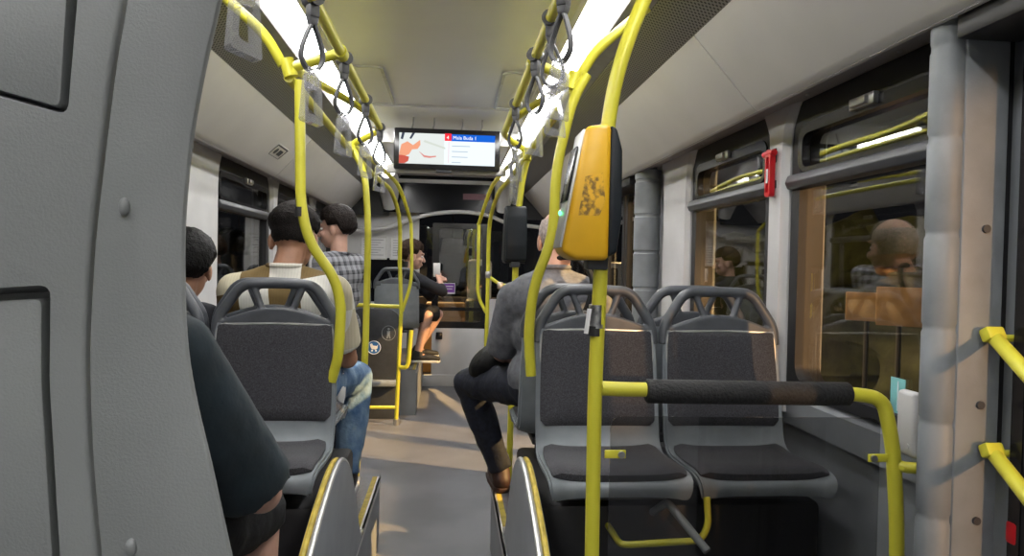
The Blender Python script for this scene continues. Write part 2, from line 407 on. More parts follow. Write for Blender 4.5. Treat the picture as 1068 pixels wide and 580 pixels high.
# sloping sill ledge + kick panel on the inner side
for s, y0, y1, nm in ((1, 1.60, 3.7, 'trim_1'), (-1, YB, 3.9, 'trim_2')):
    o = MB().prism([(X(s, 1.285), .86), (X(s, 1.285), 1.0), (X(s, 1.275), 1.0), (X(s, 1.245), .955), (X(s, 1.255), .86)], 1, y0, y1).build(nm, 'wall'); struct(o)
n_win = 0
def rrect(y0, y1, z0, z1, r, n=6):
    P = []
    for cy, cz, a0 in ((y1-r, z1-r, 0), (y0+r, z1-r, PI/2), (y0+r, z0+r, PI), (y1-r, z0+r, 3*PI/2)):
        for k in range(n+1): a = a0+PI/2*k/n; P.append((cy+r*math.cos(a), cz+r*math.sin(a)))
    return P
def ring(mb, outer, inner, axis, a, b):
    """frame between two outlines with equal counts, extruded along an axis"""
    def P(p, t): return V((t, p[0], p[1])) if axis == 0 else V((p[0], t, p[1]))
    n = len(outer); bm = mb.bm
    q = [[bm.verts.new(P(p, t)) for p in o] for o in (outer, inner) for t in (a, b)]
    oa, ob, ia, ib = q
    for i in range(n):
        j = (i+1) % n
        for f in ((oa[i], oa[j], ob[j], ob[i]), (ia[j], ia[i], ib[i], ib[j]), (oa[j], oa[i], ia[i], ia[j]), (ob[i], ob[j], ib[j], ib[i])): bm.faces.new(f)
    bmesh.ops.recalc_face_normals(bm, faces=bm.faces)
BARZ = 1.705
def window(s, y0, y1, z0=SILL, z1=HEAD, bar=True):
    global n_win; n_win += 1
    fr = MB(); xa, xb = X(s, 1.245), X(s, 1.335)
    out = rrect(y0-.02, y1+.02, z0-.02, z1+.03, .02)
    ring(fr, out, rrect(y0+.035, y1-.035, z0+.02, z1-.055, .06), 0, xa, xb)
    o = struct(fr.build('window_%d' % n_win, 'black'), 'night-dark bus window in a black frame')
    MB().bb((X(s, GX+.002), y0+.02, z0), (X(s, GX+.008), y1-.02, z1-.03)).build('pane', 'pane', o)
    if bar:
        MB().prism([(X(s, 1.222), BARZ-.022), (X(s, 1.212), BARZ), (X(s, 1.222), BARZ+.026), (X(s, 1.262), BARZ+.03), (X(s, 1.262), BARZ-.026)], 1, y0-.01, y1+.01, .004).build('hopper_bar', 'dark', o)
        h = MB(); ring(h, rrect(y0+.03, y1-.03, BARZ+.03, z1-.05, .05), rrect(y0+.055, y1-.055, BARZ+.045, z1-.085, .035), 0, X(s, 1.238), X(s, GX))
        h.build('hopper_frame', 'blackg', o)
        ym = (y0+y1)/2+.02
        MB().bb((X(s, 1.222), ym-.06, z1-.075), (X(s, 1.242), ym+.06, z1-.04), .004).bb((X(s, 1.210), ym-.035, z1-.07), (X(s, 1.228), ym+.04, z1-.046), .004).build('catch', 'steel', o)
    return o
for a, b, z0, z1 in R_open:
    if z0 > .5: window(1, a, b)
for a, b, z0, z1 in L_open: window(-1, a, b)
# pillars between the windows (flaring at the top into the cove)
def pillar(name, s, y0, y1, m='pillar', zb=.9, wide=.02):
    mb = MB(); h0 = 1.218
    secs = [(zb, 0, 0), (1.80, 0, 0), (1.90, .012, .012), (1.965, .05, .05), (1.985, .07, .07)]
    bm = mb.bm; rings = []
    for z, g, q in secs:
        a, b = y0-g, y1+g
        prof = [(X(s, 1.285), a), (X(s, h0+.022), a), (X(s, h0), a+.022), (X(s, h0), b-.022), (X(s, h0+.022), b), (X(s, 1.285), b)]
        rings.append([bm.verts.new((p[0], p[1], z)) for p in prof])
    for A, B in zip(rings, rings[1:]):
        for k in range(6): bm.faces.new((A[k], A[(k+1) % 6], B[(k+1) % 6], B[k]))
    bm.faces.new(rings[0]); bm.faces.new(rings[-1]); bmesh.ops.recalc_face_normals(bm, faces=bm.faces)
    return struct(mb.build(name, m), 'pale pillar between bus windows')
pillar('trim_3', 1, 2.315, 2.445); pillar('trim_4', 1, 3.31, 3.70)
pillar('trim_5', -1, 1.98, 2.12); pillar('trim_6', -1, 3.23, 3.89, 'white'); pillar('trim_7', -1, 5.03, 5.17); pillar('trim_8', -1, 6.43, 6.57); pillar('trim_9', -1, .63, .82)

# ceiling
struct(MB().strip([(X(-1, .53), 2.372), (X(-1, .3), 2.385), (XC, 2.388), (X(1, .3), 2.385), (X(1, .53), 2.372)], YB, 4.32, .02)
       .strip([(X(-1, .53), 2.372), (X(1, .53), 2.372)], 4.325, 7.75, .02).build('ceiling', 'ceil'), 'satin off-white bus ceiling')
k = 10
for s in (1, -1):
    for y0, y1 in ((YB, 2.28), (2.286, 4.6), (4.606, 7.75)):
        o = MB().strip([(X(s, .868), 2.196), (X(s, 1.075), 1.966), (X(s, 1.098), 1.947), (X(s, 1.112), 1.945)], y0, y1, .012).build('trim_%d' % k, 'cove'); struct(o, 'cream grey cove panel above the windows'); k += 1
    o = MB().strip([(X(s, 1.10), 1.945), (X(s, 1.285), 1.992)], YB, 7.8, .012).build('trim_%d' % k, 'soffit'); struct(o, 'taupe soffit along the window heads'); k += 1
    # small lamps / screws in the soffit
    for y in [1.2+i*.45 for i in range(10)]:
        MB().ell((X(s, 1.18), y, 1.963), (.008, .008, .006), None, 1).build('screw', 'steel', o)
    o = MB().strip([(X(s, .735), 2.30), (X(s, .868), 2.196)], YB, 7.7, .006).build('trim_%d' % k, 'perf'); struct(o, 'dark perforated air duct strip'); k += 1
    MB().strip([(X(s, .862), 2.202), (X(s, .880), 2.188)], YB, 7.7, .004).build('edge_rail', 'dark', o)
    o = MB().strip([(X(s, .640), 2.345), (X(s, .655), 2.318), (X(s, .735), 2.302)], YB, 7.7, .006).build('trim_%d' % k, 'chan'); struct(o, 'metal edge beside the lamp strip'); k += 1
    o = MB().strip([(X(s, .50), 2.380), (X(s, .532), 2.362)], YB, 7.7, .006).build('trim_%d' % k, 'cove'); struct(o, 'pale edge beside the lamp strip'); k += 1
# lamp strips, one luminaire after another
for s in (1, -1):
    y = -2.2; i = 0
    while y < 6.9:
        y1 = y+1.15
        where = ('right' if s > 0 else 'left')
        if s > 0: names = 'lamp strip over the yellow ticket reader side'
        t = thing('ceiling_lamp', 'long white ceiling lamp, segment %s along the %s-hand cove' % (('behind the camera', 'above the camera', 'above the first straps', 'near the middle pole', 'beside the screen', 'before the windscreen', 'foremost', 'last')[i], where), 'lamp', (X(s, .6), (y+y1)/2, 2.35), 0, 'ceiling lamps')
        mb = MB().strip([(X(s, .638)-X(s, .6), -.010), (X(s, .59)-X(s, .6), -.002), (X(s, .536)-X(s, .6), .013)], y-(y+y1)/2+.012, y1-(y+y1)/2-.012, .006)
        mb.build('diffuser', 'light', t)
        MB().strip([(X(s, .668)-X(s, .6), -.010), (X(s, .532)-X(s, .6), .024)], y1-(y+y1)/2-.016, y1-(y+y1)/2+.016, .008).build('end_cap', 'steel', t)
        y = y1; i += 1
# curved white ends of the lamp channels by the windscreen
for s in (1, -1):
    mb = MB().tube([(X(s, .60), 7.0, 2.33), (X(s, .60), 7.25, 2.28), (X(s, .62), 7.5, 2.14), (X(s, .62), 7.58, 2.0)], [.085, .095, .10, .07], 16)
    tag(mb.build('air_duct', 'white'), 'white curved duct end at the front of the %s lamp channel' % ('right' if s > 0 else 'left'), 'duct', 'front air ducts')
# hatches in the ceiling
for s, nm in ((-1, 'left'), (1, 'right')):
    mb = MB(); ring(mb, rrect(X(s, .40)-.10, X(s, .40)+.10, 3.45, 4.25, .03), rrect(X(s, .40)-.085, X(s, .40)+.085, 3.465, 4.235, .025), 0, 0, .008)
    # ring() extrudes on X: turn it flat
    for v in mb.bm.verts: v.co = V((v.co.y, v.co.z, 2.371-v.co.x))
    t = mb.build('ceiling_hatch', 'steel'); tag(t, 'flat framed ceiling hatch by the screen, %s one of two' % nm, 'hatch', 'ceiling hatches')
struct(MB().bb((X(-1, 1.36), YB-.06, 2.44), (X(1, 1.36), YF+.05, 2.52)).bb((X(-1, 1.30), YB-.06, 2.09), (X(-1, 1.36), YF+.05, 2.46)).bb((X(1, 1.30), YB-.06, 2.09), (X(1, 1.36), YF+.05, 2.46)).build('roof', 'dark'), 'bus roof')
# back of the bus
struct(MB().bb((X(-1, 1.3), YB-.06, 0), (X(1, 1.3), YB, 2.4)).build('wall_back', 'cove'))

# ------------------------------------------------------------------ front of the bus
FY = 7.85
o = MB()
struct(o.bb((X(-1, 1.29), FY, 0), (X(-1, .30), FY+.05, .95)).bb((X(-1, 1.29), FY, 1.45), (X(-1, .31), FY+.05, 1.98)).bb((X(-1, .48), FY, .9), (X(-1, .30), FY+.05, 1.5)).bb((X(-1, 1.29), FY, .9), (X(-1, 1.03), FY+.05, 1.5))
       .build('wall_front', 'white'), 'white cab partition left of the driver door')
struct(MB().bb((X(1, .47), FY, 0), (X(1, 1.29), FY+.05, 1.0)).build('wall_cab', 'white'), 'white cab partition right of the driver door')
d = struct(MB().bb((-.20, FY-.03, .02), (.40, FY+.02, .66), .008).bb((-.20, FY-.028, .08), (.40, FY-.04, .12), .004).build('door_1', 'white'), 'driver cab door, pale lower half')
mb = MB(); ring(mb, rrect(-.21, .42, .64, 1.86, .02), rrect(-.135, .36, .735, 1.80, .03), 1, FY-.02, FY+.03); mb.build('door_frame', 'blackg', d)
MB().bb((-.15, FY, .72), (.38, FY+.006, 1.82)).build('pane', 'pane', d)
MB().bb((-.14, FY-.012, .86), (.365, FY+.012, .90)).build('cross_rail', 'blackg', d)
MB().box((-.115, FY-.045, .575), (.075, .03, .085), None, .01).build('latch', 'blackg', d)
MB().bb((-.30, FY-.06, 0), (.42, FY-.03, .13), .005).build('kick_plate', 'white', d)
for x0, x1 in ((-1.02, -.72), (-.69, -.40)):
    t = thing('notice_frame', ('pale framed notice on the cab wall, nearer the windows' if x0 < -.9 else 'pale framed notice on the cab wall, nearer the driver door'), 'notice', ((x0+x1)/2, FY-.003, 1.56), 0, 'framed notices')
    mb = MB(); w = (x1-x0)/2; ring(mb, rrect(-w, w, -.13, .13, .01), rrect(-w+.015, w-.015, -.115, .115, .006), 1, -.012, 0); mb.build('frame', 'alu', t)
    MB().bb((-w+.01, -.004, -.12), (w-.01, -.001, .12)).build('paper', 'paper', t)
    mb = MB()
    for q in range(7): mb.bb((-w+.035, -.006, .085-q*.028), (w-.04-.03*(q % 3), -.004, .092-q*.028))
    mb.build('print', 'ink', t)
struct(MB().bb((X(-1, 1.0), FY+.03, .9), (X(-1, .46), FY+.04, 1.46)).build('window_30', 'hub'), 'dark glass below the notices')
# header: dark destination glass and the curved pale rim under it
HY = 7.72
struct(MB().bb((X(-1, .70), HY-.02, 1.96), (X(1, .66), HY+.02, 2.38)).build('window_31', 'hub'), 'dark glass header above the windscreen')
rim = [at(*q, Y=HY-.02) for q in ((330, 247), (370, 240), (402, 238), (420, 232), (446, 224), (480, 221), (510, 225), (532, 233), (590, 240))]
struct(MB().tube(catmull3(rim, 4), .022, 10).build('trim_40', 'white'), 'curved pale rim of the front header')
struct(MB().bb((X(-1, .60), 5.02, 2.27), (X(1, .60), 5.06, 2.372)).bb((X(-1, .62), HY-.06, 2.29), (X(1, .60), HY-.02, 2.33)).build('trim_41', 'white'), 'pale ceiling step behind the screen')
for s in (1, -1):
    struct(MB().bb((X(s, .64), HY, 1.92), (X(s, 1.29), HY+.03, 2.4)).build('trim_%d' % (42 if s > 0 else 43), 'black'), 'dark corner of the front header')
a, b_ = at(483, 202, Y=HY-.02), at(512, 209, Y=HY-.02)
st = MB().bb((a.x, HY-.024, b_.z), (b_.x, HY-.019, a.z)).build('header_sign', mat('dusky_pink', (.16, .05, .07), .4)); tag(st, 'dusky pink strip on the dark header glass', 'sign')
# cab: dashboard, driver seat, windscreen, mirror
struct(MB().bb((X(-1, 1.2), YF-.03, 1.0), (X(1, 1.2), YF, 2.3)).build('window_32', 'dpane'), 'windscreen')
struct(MB().bb((X(-1, 1.3), YF, 0), (X(1, 1.3), YF+.05, .95)).bb((X(-1, 1.3), YF, 2.2), (X(1, 1.3), YF+.05, 2.5)).build('wall_nose', 'dark'))
t = tag(MB().bb((-.4, 8.75, .0), (.75, 9.1, .84), .03).bb((-.3, 8.7, .82), (.2, 8.95, .90), .02).build('dashboard', 'tan'), 'tan lit dashboard behind the driver door glass', 'dashboard')
t = thing('driver_seat', 'pale driver seat with black headrest behind the door glass', 'seat', (.36, 8.35, 0))
MB().box((0, 0, .5), (.34, .4, .95), None, .05).build('base', 'dark', t)
MB().box((0, .14, 1.2), (.30, .12, .52), None, .05).build('backrest', 'white', t)
MB().box((.05, .08, 1.24), (.10, .07, .30), None, .03).build('headrest', 'black', t)
t = thing('rear_mirror', 'black mirror hanging behind the cab door glass', 'mirror', (.02, 8.9, 1.62))
MB().box((0, 0, 0), (.30, .05, .24), None, .03).build('housing', 'blackg', t); MB().tube([(0, 0, .1), (0, .02, .50)], .01, 8).build('arm', 'black', t)
t = thing('door_sticker', 'purple and white sticker on the cab door glass', 'sticker', (-.035, FY-.004, 1.115))
MB().bb((-.10, -.004, -.062), (.09, 0, .062), .002).build('backing', 'stickw', t)
MB().bb((-.095, -.0055, -.045), (.085, -.004, .055)).build('print', 'purple', t)
mb = MB(); mb.ell((-.055, -.0065, .005), (.022, .0015, .03)); mb.bb((-.01, -.0075, .02), (.07, -.0055, .03)); mb.bb((-.01, -.0075, -.01), (.06, -.0055, 0)); mb.build('figures', 'stickw', t)

# ------------------------------------------------------------------ doors on the right side
def bus_door(n, y0, y1, lab):
    o = MB()
    ym = (y0+y1)/2; xa, xb = X(1, 1.262), X(1, 1.30)
    ring(o, rrect(y0, y1, .03, 2.0, .01), rrect(y0+.03, y1-.03, .05, 1.97, .01), 0, xa, X(1, 1.34))
    d = struct(o.build('door_%d' % n, 'blackg'), lab)
    for a, b in ((y0+.03, ym-.01), (ym+.01, y1-.03)):
        mb = MB(); ring(mb, rrect(a, b, .05, 1.96, .03), rrect(a+.06, b-.06, .14, 1.88, .05), 0, xa+.004, xb+.01); lf = mb.build('leaf', 'black', d)
        MB().bb((X(1, 1.283), a+.05, .12), (X(1, 1.289), b-.05, 1.9)).build('pane', 'dpane', lf)
    MB().bb((X(1, 1.12), y0-.02, 1.90), (X(1, 1.27), y1+.02, 1.985), .01).build('drive_box', 'black', d)
    return d
dr = bus_door(2, .05, 1.36, 'black folding bus door nearest the camera')
dm = bus_door(3, 4.08, 5.32, 'black folding bus door farther forward')
# yellow diagonal bars + red button on the near door
def clampbar(a, b):
    h = MB().tube([a, b], .0155, 12).build('handle', 'yellow', dr)
    q = MB(); d = (V(b)-V(a)).normalized()
    q.box(V(a)+V((-.004, .002, .008)), (.042, .028, .030), Matrix.Rotation(-.5, 3, 'X'), .006); q.tube([a, V(a)+V((.06, .01, .0))], .008, 8); q.build('bracket', 'yellow', h)
for (pa, pb) in (((1038, 353), (1085, 405)), ((1037, 474), (1085, 535))):
    a = at(pa[0], pa[1], Y=1.365); b = at(pb[0], pb[1], Y=1.16); b.x = min(b.x, 1.19); clampbar(a, b)
a = at(1062, 556, Y=1.35)
MB().box(a, (.04, .03, .05), None, .008).tube([a, a+V((.05, 0, -.02))], .010, 10).build('emergency_button', 'red', dr)

# ribbed grey column covers beside the doors
def ribbed_column(x, y, label, r=.042):
    t = thing('door_column', label, 'column', (x, y, 0), 0, 'ribbed door columns')
    mb = MB(); pts, rr = [], []
    z = .0; segs = [.34, .60, .86, 1.07, 1.28, 1.49, 1.70, 1.90]
    pts.append(V((0, 0, .0))); rr.append(r)
    for zz in segs:
        for dz, k in ((-.012, 1), (-.006, .93), (.006, .93), (.012, 1)): pts.append(V((0, 0, zz+dz))); rr.append(r*k)
    pts.append(V((0, 0, 1.96))); rr.append(r)
    mb.tube(pts, rr, 20); mb.build('cover', 'column', t)
    MB().tube([(0, 0, 1.96), (0, 0, 1.985), (0, 0, 2.1)], [r*.75, r*.6, r*.55], 16).build('shaft', 'dark', t)
    return t
ribbed_column(at(982, 300, Y=1.43).x, 1.43, 'grey ribbed column cover by the near door and big window', .037)
ribbed_column(1.13, 3.88, 'grey ribbed column cover beyond the pale pillar, by the far door', .075)
# jamb panel between near door and window (faces the rear of the bus)
jx0, jx1 = at(1001, 300, Y=1.39).x, at(1034, 300, Y=1.39).x
pj = MB().bb((jx0, 1.39, .05), (max(jx1, 1.205), 1.425, 2.0), .006).build('trim_44', 'column'); struct(pj, 'moulded jamb panel between near door and window')
for z in (.55, .86, 1.115, 1.50): MB().tube([(jx1-.018, 1.392, z), (jx1-.018, 1.385, z)], .009, 12).build('bolt', 'dark', pj)
# small light box + sticker at the sill
t = tag(MB().box((X(1, 1.222), 1.625, 1.02), (.03, .07, .165), None, .012, 3).tube([(X(1, 1.208), 1.61, .965), (X(1, 1.204), 1.61, .965)], .007, 10).build('cover_plate', 'pillar'), 'pale rounded cover plate at the sill beside the ribbed column', 'plate')
t = thing('window_sticker', 'small teal sticker low on the big window glass', 'sticker', (X(1, GX), at(937, 413, X=X(1, GX)).y, at(937, 413, X=X(1, GX)).z))
MB().bb((-.003, -.03, -.048), (0, .03, .048), .001).build('backing', 'teal', t); MB().bb((-.0045, -.004, -.04), (-.003, -.001, .04)).build('print', 'stickw', t)

# ------------------------------------------------------------------ emergency hammer on the pillar
c = at(803, 178, X=1.145)
t = thing('emergency_hammer', 'red emergency hammer in its holder on the pale pillar', 'hammer', c)
mb = MB(); ring(mb, rrect(-.020, .020, -.095, .075, .012), rrect(-.010, .010, -.08, .05, .006), 0, -.010, .010); mb.build('handle', 'red', t)
MB().tube([(0, -.03, .062), (0, .045, .062)], .012, 10).build('head', 'red', t)
MB().box((.028, .012, .055), (.034, .05, .055), None, .008).build('holder', 'black', t)
MB().box((.022, 0, -.05), (.02, .03, .03), None, .004).build('clip', 'black', t)
MB().box((-.011, 0, -.02), (.002, .012, .05)).build('lettering', 'stickw', t)

# ------------------------------------------------------------------ seats (facing -Y at rotation 0)
SEAT_Z = .775
def sweep_surface(prof, widths, curl, th, nu=14, r_end=.05, y_shift=0):
    """prof: list of (y,z); widths per point; curl: how far the edges come forward along the profile normal"""
    mb = MB(); bm = mb.bm; rows = []; under = []; L = len(prof)
    for i, (y, z) in enumerate(prof):
        t = (V(prof[min(i+1, L-1)]) - V(prof[max(i-1, 0)])).normalized(); n = V((-t.y, t.x))  # left normal in (y,z)
        row, low = [], []
        for k in range(nu+1):
            u = -1+2*k/nu; e = curl[i]*abs(u)**4
            row.append(bm.verts.new((u*widths[i]/2, y+n.x*e, z+n.y*e)))
            low.append(bm.verts.new((u*widths[i]/2*.985, y+n.x*(e-th), z+n.y*(e-th))))
        rows.append(row); under.append(low)
    for G in (rows, under):
        for A, B in zip(G, G[1:]):
            for k in range(nu): bm.faces.new((A[k], A[k+1], B[k+1], B[k]))
    edge = lambda G: [r[0] for r in G] + G[-1][1:] + [r[-1] for r in G[::-1]][1:] + G[0][::-1][1:-1]
    E1, E2 = edge(rows), edge(under)
    for i in range(len(E1)): bm.faces.new((E1[i], E1[(i+1) % len(E1)], E2[(i+1) % len(E1)], E2[i]))
    bmesh.ops.recalc_face_normals(bm, faces=bm.faces)
    return mb
def make_seat():
    t = thing('bus_seat', 'x', 'seat', (0, 0, 0), 0, 'bus seats')
    # (y, z, width)
    P = catmull([(-.365, -.050, .40), (-.372, -.012, .425), (-.33, .004, .435), (-.22, -.002, .435), (-.10, -.004, .43), (-.045, .03, .425), (-.020, .12, .425), (.004, .26, .42), (.020, .37, .412), (.026, .415, .395)], 4)
    sh = sweep_surface([(p.x, p.y) for p in P], [p.z for p in P], [.020]*len(P), .028)
    bmesh.ops.bevel(sh.bm, geom=[e for e in sh.bm.edges if e.calc_face_angle(0) > 1.0], offset=.008, segments=2, affect='EDGES')
    for v in sh.bm.verts: v.co.z += SEAT_Z
    sh.build('shell', 'shell', t)
    def pad(P, th, nm, zoff):
        Q = catmull(P, 4); n = len(Q)
        mb = MB(); bm = mb.bm
        top, bot = [], []
        nu = 16
        for i, q in enumerate(Q):
            tt = (V((Q[min(i+1, n-1)].x, Q[min(i+1, n-1)].y)) - V((Q[max(i-1, 0)].x, Q[max(i-1, 0)].y))).normalized(); nn = V((-tt.y, tt.x))
            v = i/(n-1)*2-1; ev = 1-abs(v)**8
            a, b = [], []
            for k in range(nu+1):
                u = -1+2*k/nu; eu = 1-abs(u)**8
                hgt = th*(max(0, min(eu, ev))**.5)
                base = .004+.016*abs(u)**4
                # rounded plan corners
                wv = q.z/2*(1-.10*max(0, abs(v)-.86)/.14)
                a.append(bm.verts.new((u*wv, q.x+nn.x*(base+hgt), q.y+nn.y*(base+hgt)+zoff)))
                b.append(bm.verts.new((u*wv, q.x+nn.x*(base-.006), q.y+nn.y*(base-.006)+zoff)))
            top.append(a); bot.append(b)
        for G in (top, bot):
            for A, B in zip(G, G[1:]):
                for k in range(nu): bm.faces.new((A[k], A[k+1], B[k+1], B[k]))
        edge = lambda G: [r[0] for r in G] + G[-1][1:] + [r[-1] for r in G[::-1]][1:] + G[0][::-1][1:-1]
        E1, E2 = edge(top), edge(bot)
        for i in range(len(E1)): bm.faces.new((E1[i], E1[(i+1) % len(E1)], E2[(i+1) % len(E1)], E2[i]))
        bmesh.ops.recalc_face_normals(bm, faces=bm.faces)
        return mb.build(nm, 'fabric', t)
    pad([(-.024, .085, .395), (-.010, .18, .392), (.004, .27, .388), (.018, .37, .38), (.024, .404, .375)], .016, 'back_pad', SEAT_Z)
    pad([(-.358, -.002, .40), (-.32, .008, .405), (-.22, .002, .40), (-.12, .0, .39), (-.065, .012, .375)], .020, 'seat_pad', SEAT_Z)
    # pale piping round the back pad
    pts = [(-.199, -.034, SEAT_Z+.085), (-.198, -.012, SEAT_Z+.20), (-.194, .004, SEAT_Z+.37), (-.184, .008, SEAT_Z+.405), (0, .013, SEAT_Z+.409), (.184, .008, SEAT_Z+.405), (.194, .004, SEAT_Z+.37), (.198, -.012, SEAT_Z+.20), (.199, -.034, SEAT_Z+.085)]
    MB().tube(pts, .0036, 6, .03).build('piping', 'alu', t)
    # grab handle above the back
    H = SEAT_Z
    mb = MB()
    mb.tube([(-.201, .020, H+.36), (-.198, .028, H+.425), (-.122, .040, H+.541), (0, .044, H+.545), (.122, .040, H+.541), (.198, .028, H+.425), (.201, .020, H+.36)], .0185, 12, .038)
    for sg in (-1, 1): mb.tube([(sg*.085, .042, H+.540), (sg*.050, .030, H+.45)], .0125, 10)
    # lower hump between pad and loop
    n = 16; o_, i_ = [], []
    hump = [(-.200, H+.385)]+[(-.19+.38*k/n, H+.415+.048*math.sin(PI*k/n)) for k in range(n+1)]+[(.200, H+.385)]
    mb.prism(hump, 1, .012, .046, .006)
    link('head_handle', remesh(mb, .0042, 3), 'handle', t)
    # support: cantilever pedestal
    mb = MB(); mb.tube([(-.12, -.02, PZ+.01), (-.12, -.06, H-.04)], .022, 10); mb.tube([(.12, -.02, PZ+.01), (.12, -.06, H-.04)], .022, 10)
    mb.box((0, -.20, H-.05), (.30, .26, .03), None, .006); mb.tube([(-.14, -.03, PZ+.012), (.14, -.03, PZ+.012)], .02, 10)
    mb.build('pedestal', 'dark', t)
    return t
seat0 = make_seat(); first = [True]
def seat(x, y, face, label, dz=0):
    s = seat0 if first[0] else copy_tree(seat0); first[0] = False
    s.location = (x, y, dz); s.rotation_euler = (0, 0, face); s['label'] = label; return s
seat(.505, 2.30, 0, 'empty charcoal bus seat behind the pole with the yellow ticket reader')
seat(.945, 2.30, 0, 'empty charcoal bus seat beside the big window, behind the foam-wrapped bar')
seat(.475, 2.52, PI, 'bus seat carrying the man in grey, back to back with an empty one')
seat(.918, 2.55, PI, 'bus seat by the second window, only its handle showing')
seat(-.588, 2.37, 0, 'empty charcoal bus seat in front of the man in the patchwork shirt')
seat(-1.04, 2.36, 0, 'bus seat by the side window beside the dark tee man, mostly hidden')
seat(-.64, 2.58, PI, 'bus seat carrying the man in the patchwork shirt')
seat(-1.085, 2.58, PI, 'bus seat carrying the black-haired man by the window')
seat(-.62, .95, PI, 'bus seat carrying the man in the dark tee behind the grey panel')
seat(-.50, 6.50, PI, 'grey bus seat near the cab, carrying the man with the phone', .02)
seat(-.95, 6.50, PI, 'grey bus seat near the cab, empty beside the front window', .02)

for s, x0 in ((1, .275), (-1, .255)):
    struct(MB().bb((X(s, x0+.06), 2.06, PZ), (X(s, 1.245), 2.74, .665), .02).build('wheel_arch_floor_box', 'black'), 'black wheel arch box under the back to back seats')
# seat-end panels with arched top
def end_panel(s, x, label):
    t = thing('seat_end_panel', label, 'panel', (x, 2.1, 0), 0, 'arched seat end panels')
    out = catmull([(2.72, .335), (2.62, .36), (2.50, .50), (2.36, .67), (2.20, .765), (2.05, .78), (1.85, .735), (1.65, .66), (1.50, .55), (1.42, .34)], 6)
    poly = [(p.x-2.1, p.y) for p in out]
    MB().prism(poly, 0, -.018, .018, .003).build('panel', 'wall', t)
    w = -.009*s
    MB().tube([(w, p[0], p[1]+.002) for p in poly], .0085, 8).build('edge_trim', 'alu', t)
    MB().tube([(-w*.9, p[0], p[1]+.002) for p in poly], .0085, 8).build('edge_band', 'ylstrip', t)
end_panel(1, .245, 'arched grey end panel beside the two empty seats')
end_panel(-1, -.338, 'arched grey end panel beside the dark tee man')

# ------------------------------------------------------------------ large grey panel at the left front
PY = .70
def pt(px, py): p = at(px, py, Y=PY); return (p.x, p.z)
edge = [(300, -330), (262, -140), (232, 0), (215, 75), (202, 150), (195, 225), (194, 290), (197, 360), (206, 417), (222, 485), (243, 580), (275, 720), (320, 900), (330, 1240)]
seam = [(175, -330), (150, -140), (132, 0), (121, 65), (109, 160), (99, 250), (94, 330), (93, 400), (97, 490), (105, 580), (118, 720), (135, 900), (140, 1240)]
E_ = [(p.x, p.y) for p in catmull([pt(p[0]-4, p[1]) for p in edge], 4)]
S_ = [(p.x, p.y) for p in catmull([pt(*p) for p in seam], 4)]
S_L = [(x-.0045, z) for x, z in S_]
t = thing('partition_panel', 'large grey moulded partition panel with recessed fields, close by', 'partition', (-.3, PY, 0))
t.location = (0, 0, 0)
mb = MB(); mb.prism(S_ + E_[::-1], 1, PY, PY+.012, .003); mb.build('edge_strip', 'grey_panel', t)
mainp = MB(); mainp.prism([(-1.30, S_L[0][1])] + S_L + [(-1.30, S_L[-1][1])], 1, PY+.001, PY+.055, .005)
cut = MB()
def taper(pts2, d=.035, k=.012):
    bm = cut.bm; cx = sum(p[0] for p in pts2)/len(pts2); cz = sum(p[1] for p in pts2)/len(pts2)
    A = [bm.verts.new((p[0], PY-.01, p[1])) for p in pts2]; A2 = [bm.verts.new((p[0], PY+.001, p[1])) for p in pts2]
    B = [bm.verts.new((p[0]+(-k if p[0] > cx else k)*.6, PY+d, p[1]+(-k if p[1] > cz else k)*.6)) for p in pts2]
    n = len(pts2)
    for P_, Q_ in ((A, A2), (A2, B)):
        for i in range(n): bm.faces.new((P_[i], P_[(i+1) % n], Q_[(i+1) % n], Q_[i]))
    bm.faces.new(A); bm.faces.new(B); bmesh.ops.recalc_face_normals(bm, faces=bm.faces)
a, b = pt(80, 0), pt(70, 120); a2 = pt(95, -250); c0 = pt(-500, -250); c1 = pt(-500, -30)
taper(rcorn([a2, a, b, c1, c0]))
a, b, c2, d2 = pt(52, 297), pt(51, 400), pt(62, 580), pt(70, 760)
taper(rcorn([a, b, c2, d2, pt(-500, 760), pt(-500, 330)]))
FIELDS = [[pt(78, -240), pt(64, 0), pt(57, 110), pt(-500, -50), pt(-500, -240)], [pt(38, 312), pt(38, 400), pt(49, 580), pt(57, 750), pt(-500, 750), pt(-500, 345)]]
mm = mainp.mesh('tmp_main', False); mo = bpy.data.objects.new('tmp_a', mm); COL.objects.link(mo)
cm = cut.mesh('tmp_cut', False); co = bpy.data.objects.new('tmp_b', cm); COL.objects.link(co)
md = mo.modifiers.new('b', 'BOOLEAN'); md.object = co; md.operation = 'DIFFERENCE'; md.solver = 'EXACT'
dg = bpy.context.evaluated_depsgraph_get(); dg.update()
res = bpy.data.meshes.new_from_object(mo.evaluated_get(dg)); bpy.data.objects.remove(mo); bpy.data.objects.remove(co)
for p in res.polygons: p.use_smooth = True
try: res.set_sharp_from_angle(angle=math.radians(50))
except Exception: pass
link('main_sheet', res, 'grey_panel', t)
for P_ in FIELDS: MB().prism(rcorn(P_, .008), 1, PY+.008, PY+.05, .005).build('raised_field', 'grey_panel', t)
MB().bb((-1.30, PY+.055, .33), (-.35, PY+.09, 2.05)).build('backing', 'gap', t)
mb = MB()
for p in ((130, 216), (137, 571)):
    q = at(p[0], p[1], Y=PY); mb.ell((q.x, PY-.001, q.z), (.0052, .005, .0095))
mb.build('bolts', 'grey_panel', t)

